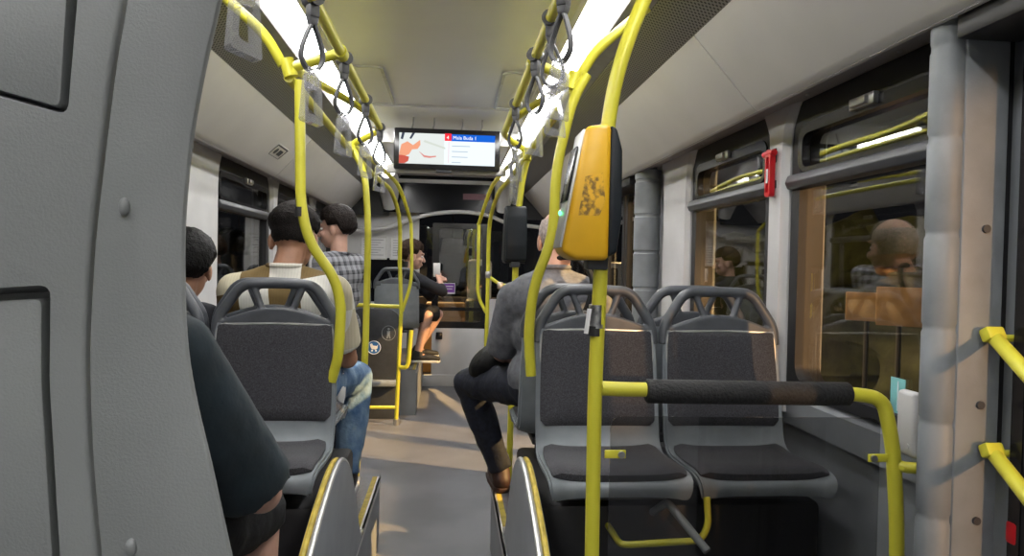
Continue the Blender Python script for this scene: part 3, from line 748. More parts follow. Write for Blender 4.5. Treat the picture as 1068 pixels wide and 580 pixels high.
# ------------------------------------------------------------------ handrails
PR = .0172
RX, RZ = .325, 2.10
JY, FYJ = 2.35, 3.78                          # two cross-bar stations
def clampring(mb, p, ax, r=.023, l=.028):
    p = V(p); a = V(ax).normalized(); mb.tube([p-a*l, p+a*l], r, 14)
for s, lab in ((-1, 'yellow overhead rail with straps above the left seats'), (1, 'yellow overhead rail with straps above the ticket readers')):
    t = thing('overhead_rail', lab, 'handrail', (0, 0, 0), 0, 'overhead rails')
    ob = .19 if s < 0 else .16
    xi, xo = X(s, RX), X(s, RX+ob-.03)
    MB().tube([(xi, -1.5, RZ), (xi, FYJ-.10, RZ), (X(s, RX+ob-.05), FYJ, RZ-.05)], PR, 12, .08).build('inner_rail', 'yellow', t)
    mb = MB().tube([(xi, JY, RZ), (X(s, RX+ob-.02), JY, RZ-.06)], PR, 12); clampring(mb, (xi, JY, RZ), (0, 1, 0)); clampring(mb, (X(s, RX+ob-.02), JY, RZ-.06), (s*.3, 0, 1), .024, .03); mb.build('cross_bar', 'yellow', t)
    MB().tube([(X(s, RX+ob-.01), JY+.02, RZ-.04), (X(s, RX+ob-.01), JY+.25, RZ-.01), (X(s, RX+.04), JY+.75, RZ-.01), (xi, JY+1.05, RZ-.005)], PR*.9, 12, .2).build('brace', 'yellow', t)
    mb = MB().tube([(X(s, RX+ob-.02), JY, RZ-.09), (X(s, RX+ob-.02), FYJ, RZ-.10), (X(s, RX+ob-.03), 4.9, RZ-.10), (X(s, RX+.10), 5.5, 1.98), (X(s, RX+.05), 5.85, 1.78), (X(s, RX+.055), 5.92, 1.4)], PR, 12, .25)
    mb.build('outer_rail', 'yellow', t)
    mb = MB().tube([(X(s, RX+ob-.05), FYJ, RZ-.05), (X(s, RX+ob), FYJ+.03, RZ-.08)], PR, 12); clampring(mb, (X(s, RX+ob-.02), FYJ, RZ-.09), (0, .4, 1), .024, .035); mb.build('joint', 'yellow', t)
    # second forward tube, a little inside the first
    MB().tube([(X(s, RX+ob-.02), FYJ+.03, RZ-.06), (X(s, RX+ob-.07), 4.9, RZ-.03), (X(s, RX+.04), 5.6, 2.02), (X(s, RX-.03), 6.0, 1.75)], PR*.9, 12, .3).build('branch_rail', 'yellow', t)
    MB().tube([(X(s, RX+ob+.0), JY, RZ-.05), (X(s, RX+ob+.05), JY-.02, RZ+.04), (X(s, RX+ob+.22), JY-.06, 2.285)], PR, 12, .12).build('ceiling_stay', 'yellow', t)
# poles
def pole(label, pts, r=PR, fil=.12, base=True):
    t = thing('grab_pole', label, 'pole', (0, 0, 0), 0, 'yellow grab poles')
    MB().tube(pts, r, 14, fil).build('tube', 'yellow', t)
    return t
# left seat pole (S-bend to the seat)
Y = JY
P = [at(q[0], q[1], Y=Y) for q in ((312.5, 84), (313.5, 214), (322, 252), (349, 290), (356, 318), (353, 372), (345, 398))]
P[-1].y = 2.36
pole_l = pole('yellow pole bending down to the seat before the patchwork shirt man', P, PR*1.02, .09)
p = at(313.5, 221, Y=Y); MB().tube([p-V((0, 0, .016)), p+V((0, 0, .016))], PR*1.1, 14).build('tape_band', 'pole_tape', pole_l)
# right curved pole
P = [at(q[0], q[1], Y=JY-.05) for q in ((612, 78), (597, 105), (580, 175), (577, 248), (556, 298), (551, 350), (554, 392))]
pole('yellow curved pole bending to the empty seat left of the ticket reader', P, PR*1.02, .09)
# main pole with ticket reader
BY = 1.62
P = [at(q[0], q[1], Y=BY) for q in ((613.5, 780), (620.5, 400), (627, 272), (633, 137), (641, 87), (655, 40), (680, -20), (712, -70))]
P[0].z = PZ
P[-1] = V((X(1, .66), BY-.05, 2.335))
pole_r = pole('yellow pole carrying the yellow ticket reader and the foam bar', P, .0178, .12)
p = at(622, 330, Y=BY); mb = MB().tube([p-V((-.0005, 0, .028)), p+V((.0005, 0, .028))], .0195, 14); mb.build('foil_patch', 'silver', pole_r)
p2 = at(621, 345, Y=BY); MB().tube([p2-V((0, 0, .012)), p2+V((0, 0, .012))], .0192, 14).build('tape_band', 'pole_tape', pole_r)
MB().box(at(613, 335, Y=BY-.012), (.010, .004, .060), Matrix.Rotation(.12, 3, 'Y')).build('paper_scrap', 'paper', pole_r)
# middle right pole with dark reader
P = [V((X(1, RX+.15), FYJ, RZ-.08)), V((.385, FYJ, 1.86)), V((.362, FYJ, 1.60)), V((.345, FYJ, .0))]
pole_m = pole('yellow pole carrying the dark ticket reader by the man in grey', P, PR, .12)
MB().tube([(.345, FYJ, .60), (.52, FYJ, .60)], PR*.8, 10).build('side_stub', 'yellow', pole_m)
MB().tube([(.345, FYJ, .0), (.345, FYJ, .02)], .03, 14).build('foot', 'steel', pole_m)
# middle left pole
P = [V((X(-1, RX+.16), FYJ, RZ-.09)), V((-.465, 3.70, 1.88)), V((-.436, 3.66, 1.6)), V((-.436, 3.62, .9)), V((-.46, 3.60, .45)), V((-.49, 3.58, .0))]
pole_ml = pole('yellow pole standing behind the patchwork shirt man, at the podium end', P, PR, .15)
MB().tube([(-.49, 3.58, .0), (-.49, 3.58, .02)], .03, 14).build('foot', 'steel', pole_ml)
# front left pole, with loop handle and rails of the wheelchair bay
fx = -.443
pole_f = pole('yellow pole with loop handle by the blue pushchair sticker', [V((X(-1, RX+.055), 5.92, 1.42)), V((-.415, 5.92, 1.0)), V((fx, 5.93, 0))], PR, .1)
MB().tube([(X(-1, RX-.03), 6.0, 1.76), (-.335, 5.97, 1.45), (-.335, 5.95, 1.22), (-.408, 5.93, .98)], PR*.85, 12, .12).build('loop_handle', 'yellow', pole_f)
MB().tube([(-.412, 5.93, 1.02), (-.80, 5.93, 1.03)], PR, 12).build('bay_rail', 'yellow', pole_f)
MB().tube([(-.44, 5.93, .15), (-.80, 5.93, .15)], PR*.9, 12).build('low_rail', 'yellow', pole_f)
MB().tube([(fx, 5.93, .0), (fx, 5.93, .05)], .028, 14).build('foot', 'steel', pole_f)
MB().tube([(-.418, 5.92, .50), (-.36, 5.90, .50), (-.345, 5.90, .54), (-.325, 5.90, .82)], PR*1.1, 12, .03).build('folded_arm', 'yellow', pole_f)
p = V((-.385, 5.92, 1.40))
MB().tube([(-.384, 5.92, 1.36), (-.383, 5.92, 1.41)], PR*1.25, 12).build('tape_band', 'pole_tape', pole_f)
# front right poles
pole_g = pole('yellow pole near the cab door, ahead of the dark ticket reader', [V((X(1, RX+.055), 5.92, 1.42)), V((.325, 5.92, 1.0)), V((.31, 5.92, .0))], PR, .1)
MB().tube([(X(1, RX-.03), 6.0, 1.76), (.24, 5.97, 1.55), (.24, 5.95, 1.12), (.315, 5.93, .98)], PR*.85, 12, .12).build('loop_handle', 'yellow', pole_g)
MB().tube([(.325, 5.92, 1.30), (.44, 5.9, 1.22), (.62, 5.9, 1.22)], PR*.85, 12, .05).build('side_stub', 'yellow', pole_g)
MB().box((.325, 5.92, 1.31), (.045, .045, .06), None, .008).build('joint', 'steel', pole_g)
MB().box((.43, 5.9, 1.22), (.05, .045, .06), None, .008).build('joint', 'steel', pole_g)
MB().tube([(.31, 5.92, .0), (.31, 5.92, .02)], .03, 14).build('foot', 'steel', pole_g)

# wheelchair bay back board with stickers and the tip-up seat under it
t = thing('wheelchair_board', 'black padded back board with blue round sticker in the wheelchair bay', 'board', (-.62, 6.17, 0))
MB().prism(rcorn([(-.24, .36), (.17, .36), (.17, .93), (.10, .985), (-.20, .985), (-.24, .93)], .03), 1, -.03, .03, .008).build('board', 'dark', t)
MB().box((-.03, -.05, .33), (.44, .16, .05), None, .02).build('tip_up_seat', 'shell', t)
MB().box((-.03, .0, .16), (.36, .05, .32), None, .01).build('foot', 'dark', t)
ex, ez, er = -.045, .64, .062
sg = MB().tube([(ex, -.033, ez), (ex, -.030, ez)], er, 32).build('sticker', 'blue', t)
mb = MB(); mb.tube([(ex+.058*math.cos(2*PI*k/32), -.034, ez+.058*math.sin(2*PI*k/32)) for k in range(32)], .0028, 6, closed=True)
mb.prism([(ex+.7*a, ez+.7*b) for a, b in ((-.05, .04), (-.025, .055), (-.01, .025), (.035, .02), (.05, .04), (.045, -.01), (.025, -.025), (-.025, -.02), (-.04, .005))], 1, -.036, -.032)
for x in (-.016, .018): mb.ell((ex+x, -.034, ez-.028), (.009, .002, .009), None, 2)
mb.build('pushchair_emblem', 'stickw', sg)
fx_, fz = .082, .77
mb = MB().tube([(fx_+.060*math.cos(2*PI*k/32), -.031, fz+.064*math.sin(2*PI*k/32)) for k in range(32)], .0026, 6, closed=True); mb.ell((fx_, -.031, fz+.036), (.011, .002, .011), None, 2)
mb.prism([(fx_+.75*a, fz+.75*b) for a, b in ((-.02, .025), (.02, .025), (.015, -.02), (.025, -.065), (.01, -.065), (0, -.03), (-.01, -.065), (-.025, -.065), (-.015, -.02))], 1, -.033, -.029)
mb.build('figure_emblem', 'shell', t)
# sticker on the left cove
c = at(311, 166, X=X(-1, .99)); 
t = thing('cove_sign', 'small pale pictogram sign on the cove above the left windows', 'sign', (X(-1, 1.0), 4.25, 2.055)); t.rotation_euler = (0, math.radians(48), 0)
MB().bb((0.002, -.12, -.05), (.006, .12, .05), .002).build('plate', 'cove', t)
mb = MB(); ring(mb, rrect(-.115, .115, -.045, .045, .006), rrect(-.105, .105, -.036, .036, .004), 0, .006, .008); mb.tube([(.006, -.05, 0), (.008, -.05, 0)], .022, 18); mb.bb((.006, .0, -.02), (.008, .07, .02)); mb.build('print', 'dark', t)

# ------------------------------------------------------------------ strap hangers
def make_strap():
    t = thing('strap_hanger', 'x', 'strap', (0, 0, 0), 0, 'strap hangers')
    mb = MB().tube([(0, -.024, 0), (0, .024, 0)], .0225, 14); mb.box((0, 0, -.034), (.030, .030, .036), None, .006); mb.prism([(-.015, -.05), (.015, -.05), (.009, -.072), (-.009, -.072)], 1, -.012, .012, .003)
    mb.build('clamp', 'strap', t)
    L = [(0, 0, -.062), (-.012, .001, -.085), (-.030, .002, -.135), (-.031, .002, -.165), (-.012, .001, -.192), (.012, -.001, -.192), (.031, -.002, -.165), (.030, -.002, -.135), (.012, -.001, -.085), (0, 0, -.062)]
    bm = MB(); pts = fillet(L, .02, 4)
    for o_ in (-.006, 0, .006): bm.tube([(p.x, p.y+o_, p.z) for p in pts], .0048, 6)
    bm.build('webbing', 'strap', t)
    mb = MB(); mb.box((0, 0, -.212), (.036, .026, .06), None, .007, 3)
    out = rcorn([(-.020, -.20), (.020, -.20), (.025, -.262), (.030, -.338), (-.030, -.326), (-.025, -.262)], .008)
    inn = rcorn([(-.010, -.245), (.010, -.245), (.014, -.272), (.016, -.316), (-.016, -.306), (-.014, -.272)], .008)
    ring(mb, out, inn, 1, -.013, .013)
    mb.build('grip', 'grip', t)
    return t
strap0 = make_strap(); fs = [True]
def strap(x, y, z, rz, label, tilt=0):
    s = strap0 if fs[0] else copy_tree(strap0); fs[0] = False
    s.location = (x, y, z); s.rotation_euler = (0, tilt, rz); s['label'] = label
xl, xr = X(-1, RX), X(1, RX)
for i, (y, rz) in enumerate(((1.28, .75), (1.88, .7), (2.42, .6), (3.02, .5), (3.62, .4))):
    strap(xl, y, RZ, rz, 'clear-grip strap on the left rail, %s' % ('nearest the camera, over the grey panel', 'above the pole with black tape', 'just past the first cross bar', 'halfway to the screen', 'at the far bend beside the screen')[i])
for i, (y, rz) in enumerate(((1.70, -.7), (1.94, -.3), (2.28, -.6), (2.98, -.5))):
    strap(xr, y, RZ, rz, 'clear-grip strap on the right rail, %s' % ('nearest the camera', 'second from the camera', 'just before the first cross bar', 'halfway to the screen')[i], (.05, -.06, 0, 0)[i])
strap(X(1, RX+.07), FYJ-.02, RZ-.03, .9, 'clear-grip strap on the right rail, hanging from its far bend')

# ------------------------------------------------------------------ ticket readers
def make_reader(label, loc, rz, body, screen=True, sc=1.0):
    t = thing('ticket_reader', label, 'ticket reader', loc, rz)
    # outline in X-Z: front (aisle side) on -X, back on +X
    mb = MB().prism([(-.082, -.140), (-.030, .152), (.004, .158), (.030, .158), (.030, -.158), (-.050, -.158)], 1, -.060, .060, .012, 3); mb.build('body', body, t)
    MB().prism([(.028, -.150), (.028, .158), (.044, .150), (.058, .10), (.060, -.06), (.050, -.140)], 1, -.058, .058, .010, 3).build('back_shell', 'reader_dark', t)
    fr = [(-.086, -.128), (-.036, .146), (-.030, .146), (-.080, -.130)]
    MB().prism(fr, 1, -.050, .050, .002).build('front_plate', 'alu', t)
    MB().prism([(-.072, -.02), (-.049, .108), (-.044, .108), (-.066, -.02)], 1, -.040, .040, .001).build('display', 'blackg', t)
    MB().ell((-.075, .02, -.045), (.004, .006, .006), None, 2).build('status_lamp', emit('green_led', (.1, 1, .3), 2), t)
    MB().box((.012, 0, -.165), (.05, .05, .03), None, .004).build('clamp', 'dark', t)
    return t
c = at(618, 203, Y=BY)
rd = make_reader('yellow ticket reader on the near pole, with worn sticker and black back', (c.x, BY, c.z), .0, 'yellow2')
# worn sticker remains on the side facing the camera
m, nt, out = nodes('worn_sticker')
b = N(nt, 'ShaderNodeBsdfPrincipled'); b.inputs['Roughness'].default_value = .6
tc = N(nt, 'ShaderNodeTexCoord'); nz = N(nt, 'ShaderNodeTexNoise'); nz.inputs['Scale'].default_value = 70; nz.inputs['Detail'].default_value = 8
cr = N(nt, 'ShaderNodeValToRGB'); cr.color_ramp.elements[0].position = .44; cr.color_ramp.elements[1].position = .60
cr.color_ramp.elements[0].color = (.70, .385, .012, 1); cr.color_ramp.elements[1].color = (.20, .11, .015, 1)
nt.links.new(tc.outputs['Object'], nz.inputs['Vector']); nt.links.new(nz.outputs['Fac'], cr.inputs[0]); nt.links.new(cr.outputs[0], b.inputs['Base Color']); nt.links.new(b.outputs[0], out.inputs[0])
MB().prism([(-.045, -.055), (-.030, .035), (.010, .045), (.018, -.02), (.005, -.055)], 1, -.0605, -.0600).build('worn_sticker', m, rd)
c = at(537, 245, Y=FYJ)
make_reader('dark ticket reader on the pole beyond the man in grey', (c.x, FYJ+.0, c.z), -PI/2+.1, 'reader_dark')

# ------------------------------------------------------------------ barrier with foam bar and clear sheet
t = thing('barrier', 'yellow barrier with black foam bar and clear sheet before the empty seats', 'barrier', (0, 0, 0))
a = at(627, 405, Y=BY); e = at(936, 560, Y=BY)
top1 = at(650, 406, Y=BY); top2 = at(893, 411, Y=BY); cor = at(931, 452, Y=BY); 
base = V((e.x, BY, 0.34))
MB().tube([a, top1, top2, V((cor.x-.028, BY, top2.z-.012)), V((cor.x+.002, BY, cor.z-.03)), V((e.x, BY, e.z)), base], PR*1.03, 16, .09).build('tube', 'yellow', t)
f0, f1 = at(674, 408, Y=BY), at(885, 411, Y=BY)
dirv = (f1-f0).normalized()
MB().tube([f0-dirv*.002, f0, f0+dirv*.004, f1-dirv*.004, f1, f1+dirv*.002], [.018, .0265, .0295, .0295, .0265, .018], 20).build('foam_grip', 'foam', t)
s0, s1 = at(637, 434, Y=BY), at(918, 436, Y=BY)
MB().prism(rcorn([(s0.x, s0.z), (s1.x, s1.z), (s1.x, .40), (s0.x, .40)], .03), 1, BY-.003, BY+.003).build('clear_sheet', 'acrylic', t)
b1, b2 = at(641, 473, Y=BY), at(914, 477, Y=BY)
for bq, sg in ((b1, -1), (b2, 1)):
    mb = MB().box((bq.x+sg*.0, BY-.006, bq.z), (.052, .006, .020), None, .002); o = mb.build('bracket', 'yellow', t)
    MB().tube([(bq.x-sg*.014, BY-.016, bq.z), (bq.x-sg*.014, BY-.006, bq.z)], .0085, 12).build('bolt', 'steel', o)
cst = at(935, 485, Y=BY)
MB().tube([cst, V((1.14, 1.60, cst.z)), V((1.165, 1.59, cst.z))], .0145, 12).build('wall_stub', 'yellow', t)
MB().tube([base, base+V((0, 0, -.012))], .03, 14).build('foot', 'steel', t)
# added tube that copies a yellow rail's reflection in the clear sheet
t = thing('seat_frame_rail', 'thin yellow tube standing in for a rail reflected in the clear sheet', 'rail', (0, 0, 0))
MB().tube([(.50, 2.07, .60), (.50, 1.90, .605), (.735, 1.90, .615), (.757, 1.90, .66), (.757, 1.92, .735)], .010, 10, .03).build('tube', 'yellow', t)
MB().tube([(.64, 2.06, .64), (.66, 1.98, .70), (.74, 1.86, .60)], .012, 10, .02).build('added_strut', 'shell', t)

# ------------------------------------------------------------------ information screen
c1, c2, c3, c4 = [at(*q, Y=4.55) for q in ((411, 133), (522, 137), (413, 176), (520, 178))]
sw, sh_ = (c2.x-c1.x), (c1.z-c3.z); cx, cz = (c1.x+c2.x)/2, (c1.z+c3.z+c2.z+c4.z)/4
t = thing('information_screen', 'wide black information screen hanging from the ceiling, lit', 'screen', (cx, 4.55, cz))
MB().box((0, .03, 0), (sw, .06, sh_), None, .008).build('casing', 'blackg', t)
W2, H2 = sw/2-.035, sh_/2-.034
E = lambda n, c, s=.5: emit('screen_'+n, c, s)
def quad(x0, x1, z0, z1, y, m, nm): return MB().bb((x0, y, z0), (x1, y+.001, z1)).build(nm, m, t)
quad(-W2, W2, -H2, H2, -.0025, E('white', (.80, .88, .92)), 'display')
xs = -W2+2*W2*.50
quad(-W2, xs-.02, -H2, H2, -.004, E('photo', (.70, .74, .72)), 'picture')
def blob(P, m, nm, y): 
    return MB().prism([(-W2+(2*W2*.48)*a, -H2+2*H2*b) for a, b in P], 1, y, y+.0008).build(nm, m, t)
blob([(0, .30), (.05, .62), (.18, .72), (.30, .60), (.45, .78), (.46, .62), (.40, .48), (.28, .46), (.22, .30), (.10, .22)], E('peach', (.80, .34, .20)), 'picture_hand', -.006)
blob([(0, .0), (0, .28), (.10, .26), (.22, .22), (.20, .08), (.12, .0)], E('red', (.55, .10, .07)), 'picture_sleeve', -.0065)
blob([(.42, .42), (.55, .28), (.68, .26), (.80, .28), (.80, .24), (.66, .20), (.54, .22)], E('rose', (.66, .25, .22)), 'picture_stroke', -.0062)
blob([(.03, .80), (.06, 1.0), (.12, 1.0), (.08, .78)], E('darkpic', (.05, .06, .09)), 'picture_dark', -.0062)
blob([(.22, .82), (.28, 1.0), (.34, 1.0), (.26, .8)], E('darkpic2', (.05, .06, .09)), 'picture_dark', -.0062)
blob([(.52, .72), (1.0, .50), (1.0, .56), (.55, .78)], E('pale', (.60, .64, .58)), 'picture_band', -.0055)
quad(xs+.025, W2, H2-.045, H2, -.006, E('blue', (.01, .12, .62)), 'header_bar')
quad(xs-.018, xs+.027, H2-.045, H2+.004, -.0075, E('redsq', (.85, .03, .05)), 'line_badge')
wt = E('lettering', (1, 1, 1))
text('4', .034, wt, t, (xs-.006, -.0085, H2-.034)); text('Mala Buda 1', .032, wt, t, (xs+.036, -.0085, H2-.033))
gl = E('grey', (.45, .52, .60))
for i, wq in enumerate((.12, .105, .105, .06)):
    MB().bb((xs+.03, -.0065, H2-.080-i*.036), (xs+.03+wq, -.0055, H2-.074-i*.036)).build('stop_line', gl, t)
quad(xs+.008, xs+.011, -H2+.012, H2-.05, -.0065, E('line', (.75, .35, .38)), 'route_line')
mb = MB()
for x in (-.24, -.10, .09, .22): mb.tube([(x, .03, sh_/2-.01), (x+.01, .05, sh_/2+.03), (x+.012, .07, 2.372-cz)], .006, 8)
mb.build('hanger', 'steel', t)
MB().box((-.02, .02, -sh_/2-.008), (.10, .03, .016), None, .003).build('sensor', 'dark', t)
struct(MB().bb((cx-.40, 4.62, 2.0), (cx+.40, 4.66, 2.06), .008).build('trim_45', 'cove'), 'pale ledge under the screen')

# ------------------------------------------------------------------ people
def person(label, J, face, skin, hair, hair_fn, shirt_m, pants_m, shorts=False, sleeve=.85, head_pitch=0, head_yaw=0, slim=1.0, shoe='shoe_k', hands=('rest', 'rest'), head_roll=0, shirt_r=1.0, head_s=1.12):
    """J: joints in world space. face: heading of the body (0 = +Y, positive turns to the left)"""
    root = thing('person', label, 'person', (J['pelvis'][0], J['pelvis'][1], 0), 0, 'passengers')
    O = V((J['pelvis'][0], J['pelvis'][1], 0))
    g = {k: V(v)-O for k, v in J.items()}
    Rz = Matrix.Rotation(face, 3, 'Z'); side = Rz @ V((1, 0, 0)); fwd = Rz @ V((0, 1, 0))
    b = MB(); k = slim
    pel, nk, hd = g['pelvis'], g['neck'], g['head']
    mid = pel.lerp(nk, .45); ch = pel.lerp(nk, .72)
    HR = Matrix.Rotation(face+head_yaw, 3, 'Z') @ Matrix.Rotation(-head_pitch, 3, 'X') @ Matrix.Rotation(head_roll, 3, 'Y')
    HS = head_s
    def H(x, y, z): return hd + HR @ V((x*HS, y*HS, z*HS))
    _ell, _cap = b.ell, b.cap
    def hell(c, r, rot=None, sub=3): _ell(c, [q*HS for q in r], rot, sub)
    # head
    hell(H(0, -.012, .022), (.074, .094, .090), HR); hell(H(0, .028, -.035), (.060, .066, .078), HR)
    hell(H(0, .050, -.088), (.034, .036, .028), HR); b.cap(H(0, .088, .012), H(0, .112, -.030), .010*HS, .015*HS, 10); hell(H(0, .084, .028), (.052, .018, .012), HR)
    for sg in (-1, 1):
        hell(H(sg*.078, -.008, -.018), (.010, .022, .033), HR @ Matrix.Rotation(.25*sg, 3, 'Z')); hell(H(sg*.040, .066, -.030), (.022, .022, .02), HR)
    hell(H(0, .090, -.062), (.026, .014, .008), HR); hell(H(0, .088, -.074), (.022, .014, .008), HR)
    b.cap(nk+V((0, 0, -.03)), H(0, -.018, -.045), .060*k, .054*k)
    # torso
    shl, shr = g['shoulder_l'], g['shoulder_r']
    b.cap(shl, shr, .055*k, .055*k); b.cap(ch-side*.075, ch+side*.075, .105*k, .105*k); b.cap(mid-side*.06, mid+side*.06, .100*k, .100*k); b.cap(pel-side*.075, pel+side*.075, .105*k, .105*k)
    b.cap(pel, ch, .11*k, .11*k)
    for S in 'lr':
        sh, el, wr, hp, kn, an = [g[n+'_'+S] for n in ('shoulder', 'elbow', 'wrist', 'hip', 'knee', 'ankle')]
        b.cap(sh, el, .052*k, .041*k); b.cap(el, wr, .041*k, .027*k); b.cap(el, el.lerp(wr, .35), .042*k, .040*k)
        b.cap(hp, kn, .086*k, .058*k); b.cap(kn, kn.lerp(an, .35), .057*k, .056*k); b.cap(kn.lerp(an, .3), an, .056*k, .037*k)
        ft = g.get('toe_'+S, an + fwd*.17 + V((0, 0, -.05)))
        b.cap(an+V((0, 0, -.03)), ft, .036, .03)
        # hand: palm + five fingers
        d = (wr-el).normalized(); hd_dir = g['hand_'+S].normalized() if False else d
        pn = d.cross(V((0, 0, 1)));  pn = pn.normalized() if pn.length > .1 else side.copy()
        nrm = d.cross(pn).normalized()
        if nrm.z > 0: nrm = -nrm
        pc = wr+d*.05
        for q in (-.022, 0, .022): b.cap(wr+d*.01+pn*q*.6, wr+d*.085+pn*q, .013, .012, 8)
        for q, ln in ((-.030, .066), (-.010, .076), (.011, .072), (.030, .056)):
            k0 = wr+d*.088+pn*q; k1 = k0+(d*.8+nrm*.55).normalized()*ln*.5; k2 = k1+(d*.25+nrm).normalized()*ln*.5
            b.cap(k0, k1, .0092, .0085, 8); b.cap(k1, k2, .0085, .0075, 8)
        tsg = -1 if S == 'r' else 1
        k0 = wr+d*.03+pn*tsg*-.028; k1 = k0+(d*.7-pn*tsg*.5+nrm*.4).normalized()*.04; k2 = k1+(d*.8+nrm*.5).normalized()*.03
        b.cap(k0, k1, .012, .010, 8); b.cap(k1, k2, .010, .009, 8)
    body = link('body', remesh(b, .0065, 3), skin, root)
    # eyes and lips
    mb = MB()
    for sg in (-1, 1): mb.ell(H(sg*.032, .079, .002), (.012*HS, .010*HS, .008*HS), HR, 2)
    mb.build('eyes', 'eye', root)
    # hair: shell over the cranium
    hb = bmesh.new(); bmesh.ops.create_icosphere(hb, subdivisions=5, radius=1); dele = []
    for v in hb.verts:
        h = hair_fn(v.co.normalized())
        if h <= 0: dele.append(v); continue
        n_ = noise.fractal(v.co*9, 1, 2, 3)*.004*min(1, h*60)+noise.noise(v.co*30)*.0016
        v.co = (V((v.co.x*(.077+h), v.co.y*(.097+h), v.co.z*(.093+h))) + v.co*n_)*HS
    bmesh.ops.delete(hb, geom=dele, context='VERTS')
    bmesh.ops.recalc_face_normals(hb, faces=hb.faces); bmesh.ops.solidify(hb, geom=list(hb.faces), thickness=.012)
    hm = MB(); hm._add(hb, Matrix.Translation(H(0, -.012, .022)) @ HR.to_4x4())
    hm.build('hair', hair, root)
    # shirt
    s = MB(); r = shirt_r*k
    s.cap(shl, shr, .070*r, .070*r); s.cap(ch-side*.08, ch+side*.08, .112*r, .112*r); s.cap(mid-side*.06, mid+side*.06, .108*r, .108*r); s.cap(pel-side*.07+V((0, 0, .03)), pel+side*.07+V((0, 0, .03)), .112*r, .112*r)
    s.cap(pel+V((0, 0, .04)), ch, .110*r, .110*r)
    s.cap(nk+V((0, 0, -.06)), nk+V((0, 0, .012)), .085*k, .066*k, flat_end=True)
    for S in 'lr':
        sh, el, wr = [g[n+'_'+S] for n in ('shoulder', 'elbow', 'wrist')]
        s.cap(nk+V((0, 0, -.035)), sh, .066*k, .068*r)
        if sleeve <= 1: e = sh.lerp(el, sleeve); s.cap(sh, e, .070*r, .068*r, flat_end=True)
        else:
            s.cap(sh, el, .068*r, .056*r); e = el.lerp(wr, sleeve-1); s.cap(el, e, .056*r, .045*r, flat_end=True)
    link('shirt', remesh(s, .009, 14, .0045, 11), shirt_m, root)
    cl = MB(); pts = [nk+V((0, 0, .010))+side*(.066*k*math.cos(2*PI*q/24))+fwd*(.066*k*math.sin(2*PI*q/24)) for q in range(24)]
    cl.tube(pts, .010, 8, closed=True); cl.build('collar', shirt_m, root)
    # trousers
    p = MB(); p.cap(pel-side*.07, pel+side*.07, .118*k, .118*k)
    for S in 'lr':
        hp, kn, an = [g[n+'_'+S] for n in ('hip', 'knee', 'ankle')]
        p.cap(pel, hp, .115*k, .10*k)
        if shorts: p.cap(hp, hp.lerp(kn, .97), .100*k, .088*k, flat_end=True)
        else: p.cap(hp, kn, .098*k, .074*k); p.cap(kn, kn.lerp(an, .45), .073*k, .070*k); p.cap(kn.lerp(an, .4), an+V((0, 0, .01)), .070*k, .056*k, flat_end=True)
    link('trousers' if not shorts else 'shorts', remesh(p, .009, 4, .007, 13), pants_m, root)
    for S in 'lr':
        an = g['ankle_'+S]; ft = g.get('toe_'+S, an + fwd*.17 + V((0, 0, -.05)))
        d = (ft-an); d.z = 0; d.normalize()
        z0 = g['sole'].z if 'sole' in g else an.z-.085
        mb = MB(); h0 = V((an.x, an.y, z0+.045))-d*.03
        mb.cap(h0, h0+d*.16+V((0, 0, -.008)), .044, .036); mb.cap(h0+V((0, 0, .0)), V((an.x, an.y, an.z)), .044, .046); mb.cap(h0+d*.12, h0+d*.22+V((0, 0, -.012)), .040, .030)
        sm = link('shoe', remesh(mb, .007, 4), shoe, root)
        for v in sm.data.vertices: v.co.z = max(v.co.z, z0+.004)
        so = MB(); q = V((-d.y, d.x, 0)); cen = h0+d*.08
        so.prism([((cen+d*a+q*w).x, (cen+d*a+q*w).y) for a, w in ((-.125, -.02), (-.10, -.042), (.05, -.044), (.14, -.036), (.172, 0), (.14, .036), (.05, .044), (-.10, .042), (-.125, .02))], 2, z0, z0+.022, .004)
        so.build('sole', 'sole' if shoe == 'shoe_k' else 'shoe_br', sm)
    return root, g, O, HR, hd
def hairline(d, front, ear, back):
    y = d.y
    if y > .45: l = front
    elif y > .15: l = front+(ear-front)*min(1, (.45-y)/.12)
    elif y > -.28: l = ear
    else: l = ear+(back-ear)*min(1, (-.28-y)/.15)
    return l
def hair_short(d):          # x side, y front, z up (unit sphere)
    l = hairline(d, .34, -.06, -.66)
    return 0 if d.z < l else .003+.017*min(1, (d.z-l)/.45)
def hair_full(d):
    l = hairline(d, .30, -.12, -.72)
    return 0 if d.z < l else .004+(.021+.010*max(0, d.z))*min(1, (d.z-l)/.40)
def hair_fade(d):
    l = hairline(d, .36, -.02, -.62)
    return 0 if d.z < l else .0025+.017*max(0, min(1, (d.z+.05)/.35))
def hair_bald(d):
    if d.y > .25 or d.z < -.6 or d.z > .52: return 0
    return .003

FZ = PZ
# man in dark tee, leaning forward, behind the grey panel
person('man in dark teal tee and black shorts leaning forward behind the grey panel', dict(
    pelvis=(-.66, 1.19, .91), neck=(-.70, 1.30, 1.32), head=(-.70, 1.40, 1.50),
    shoulder_r=(-.505, 1.27, 1.225), elbow_r=(-.375, 1.42, .925), wrist_r=(-.58, 1.60, .92),
    shoulder_l=(-.87, 1.27, 1.26), elbow_l=(-.94, 1.42, .95), wrist_l=(-.72, 1.62, .95),
    hip_r=(-.57, 1.22, .90), knee_r=(-.455, 1.68, .80), ankle_r=(-.46, 1.66, .42),
    hip_l=(-.75, 1.22, .90), knee_l=(-.80, 1.70, .80), ankle_l=(-.80, 1.68, .42), sole=(0, 0, FZ+.005)),
    0, 'skin_b', 'hair_b', hair_short, 'tee', 'shorts', True, .96, .35, shirt_r=1.18)
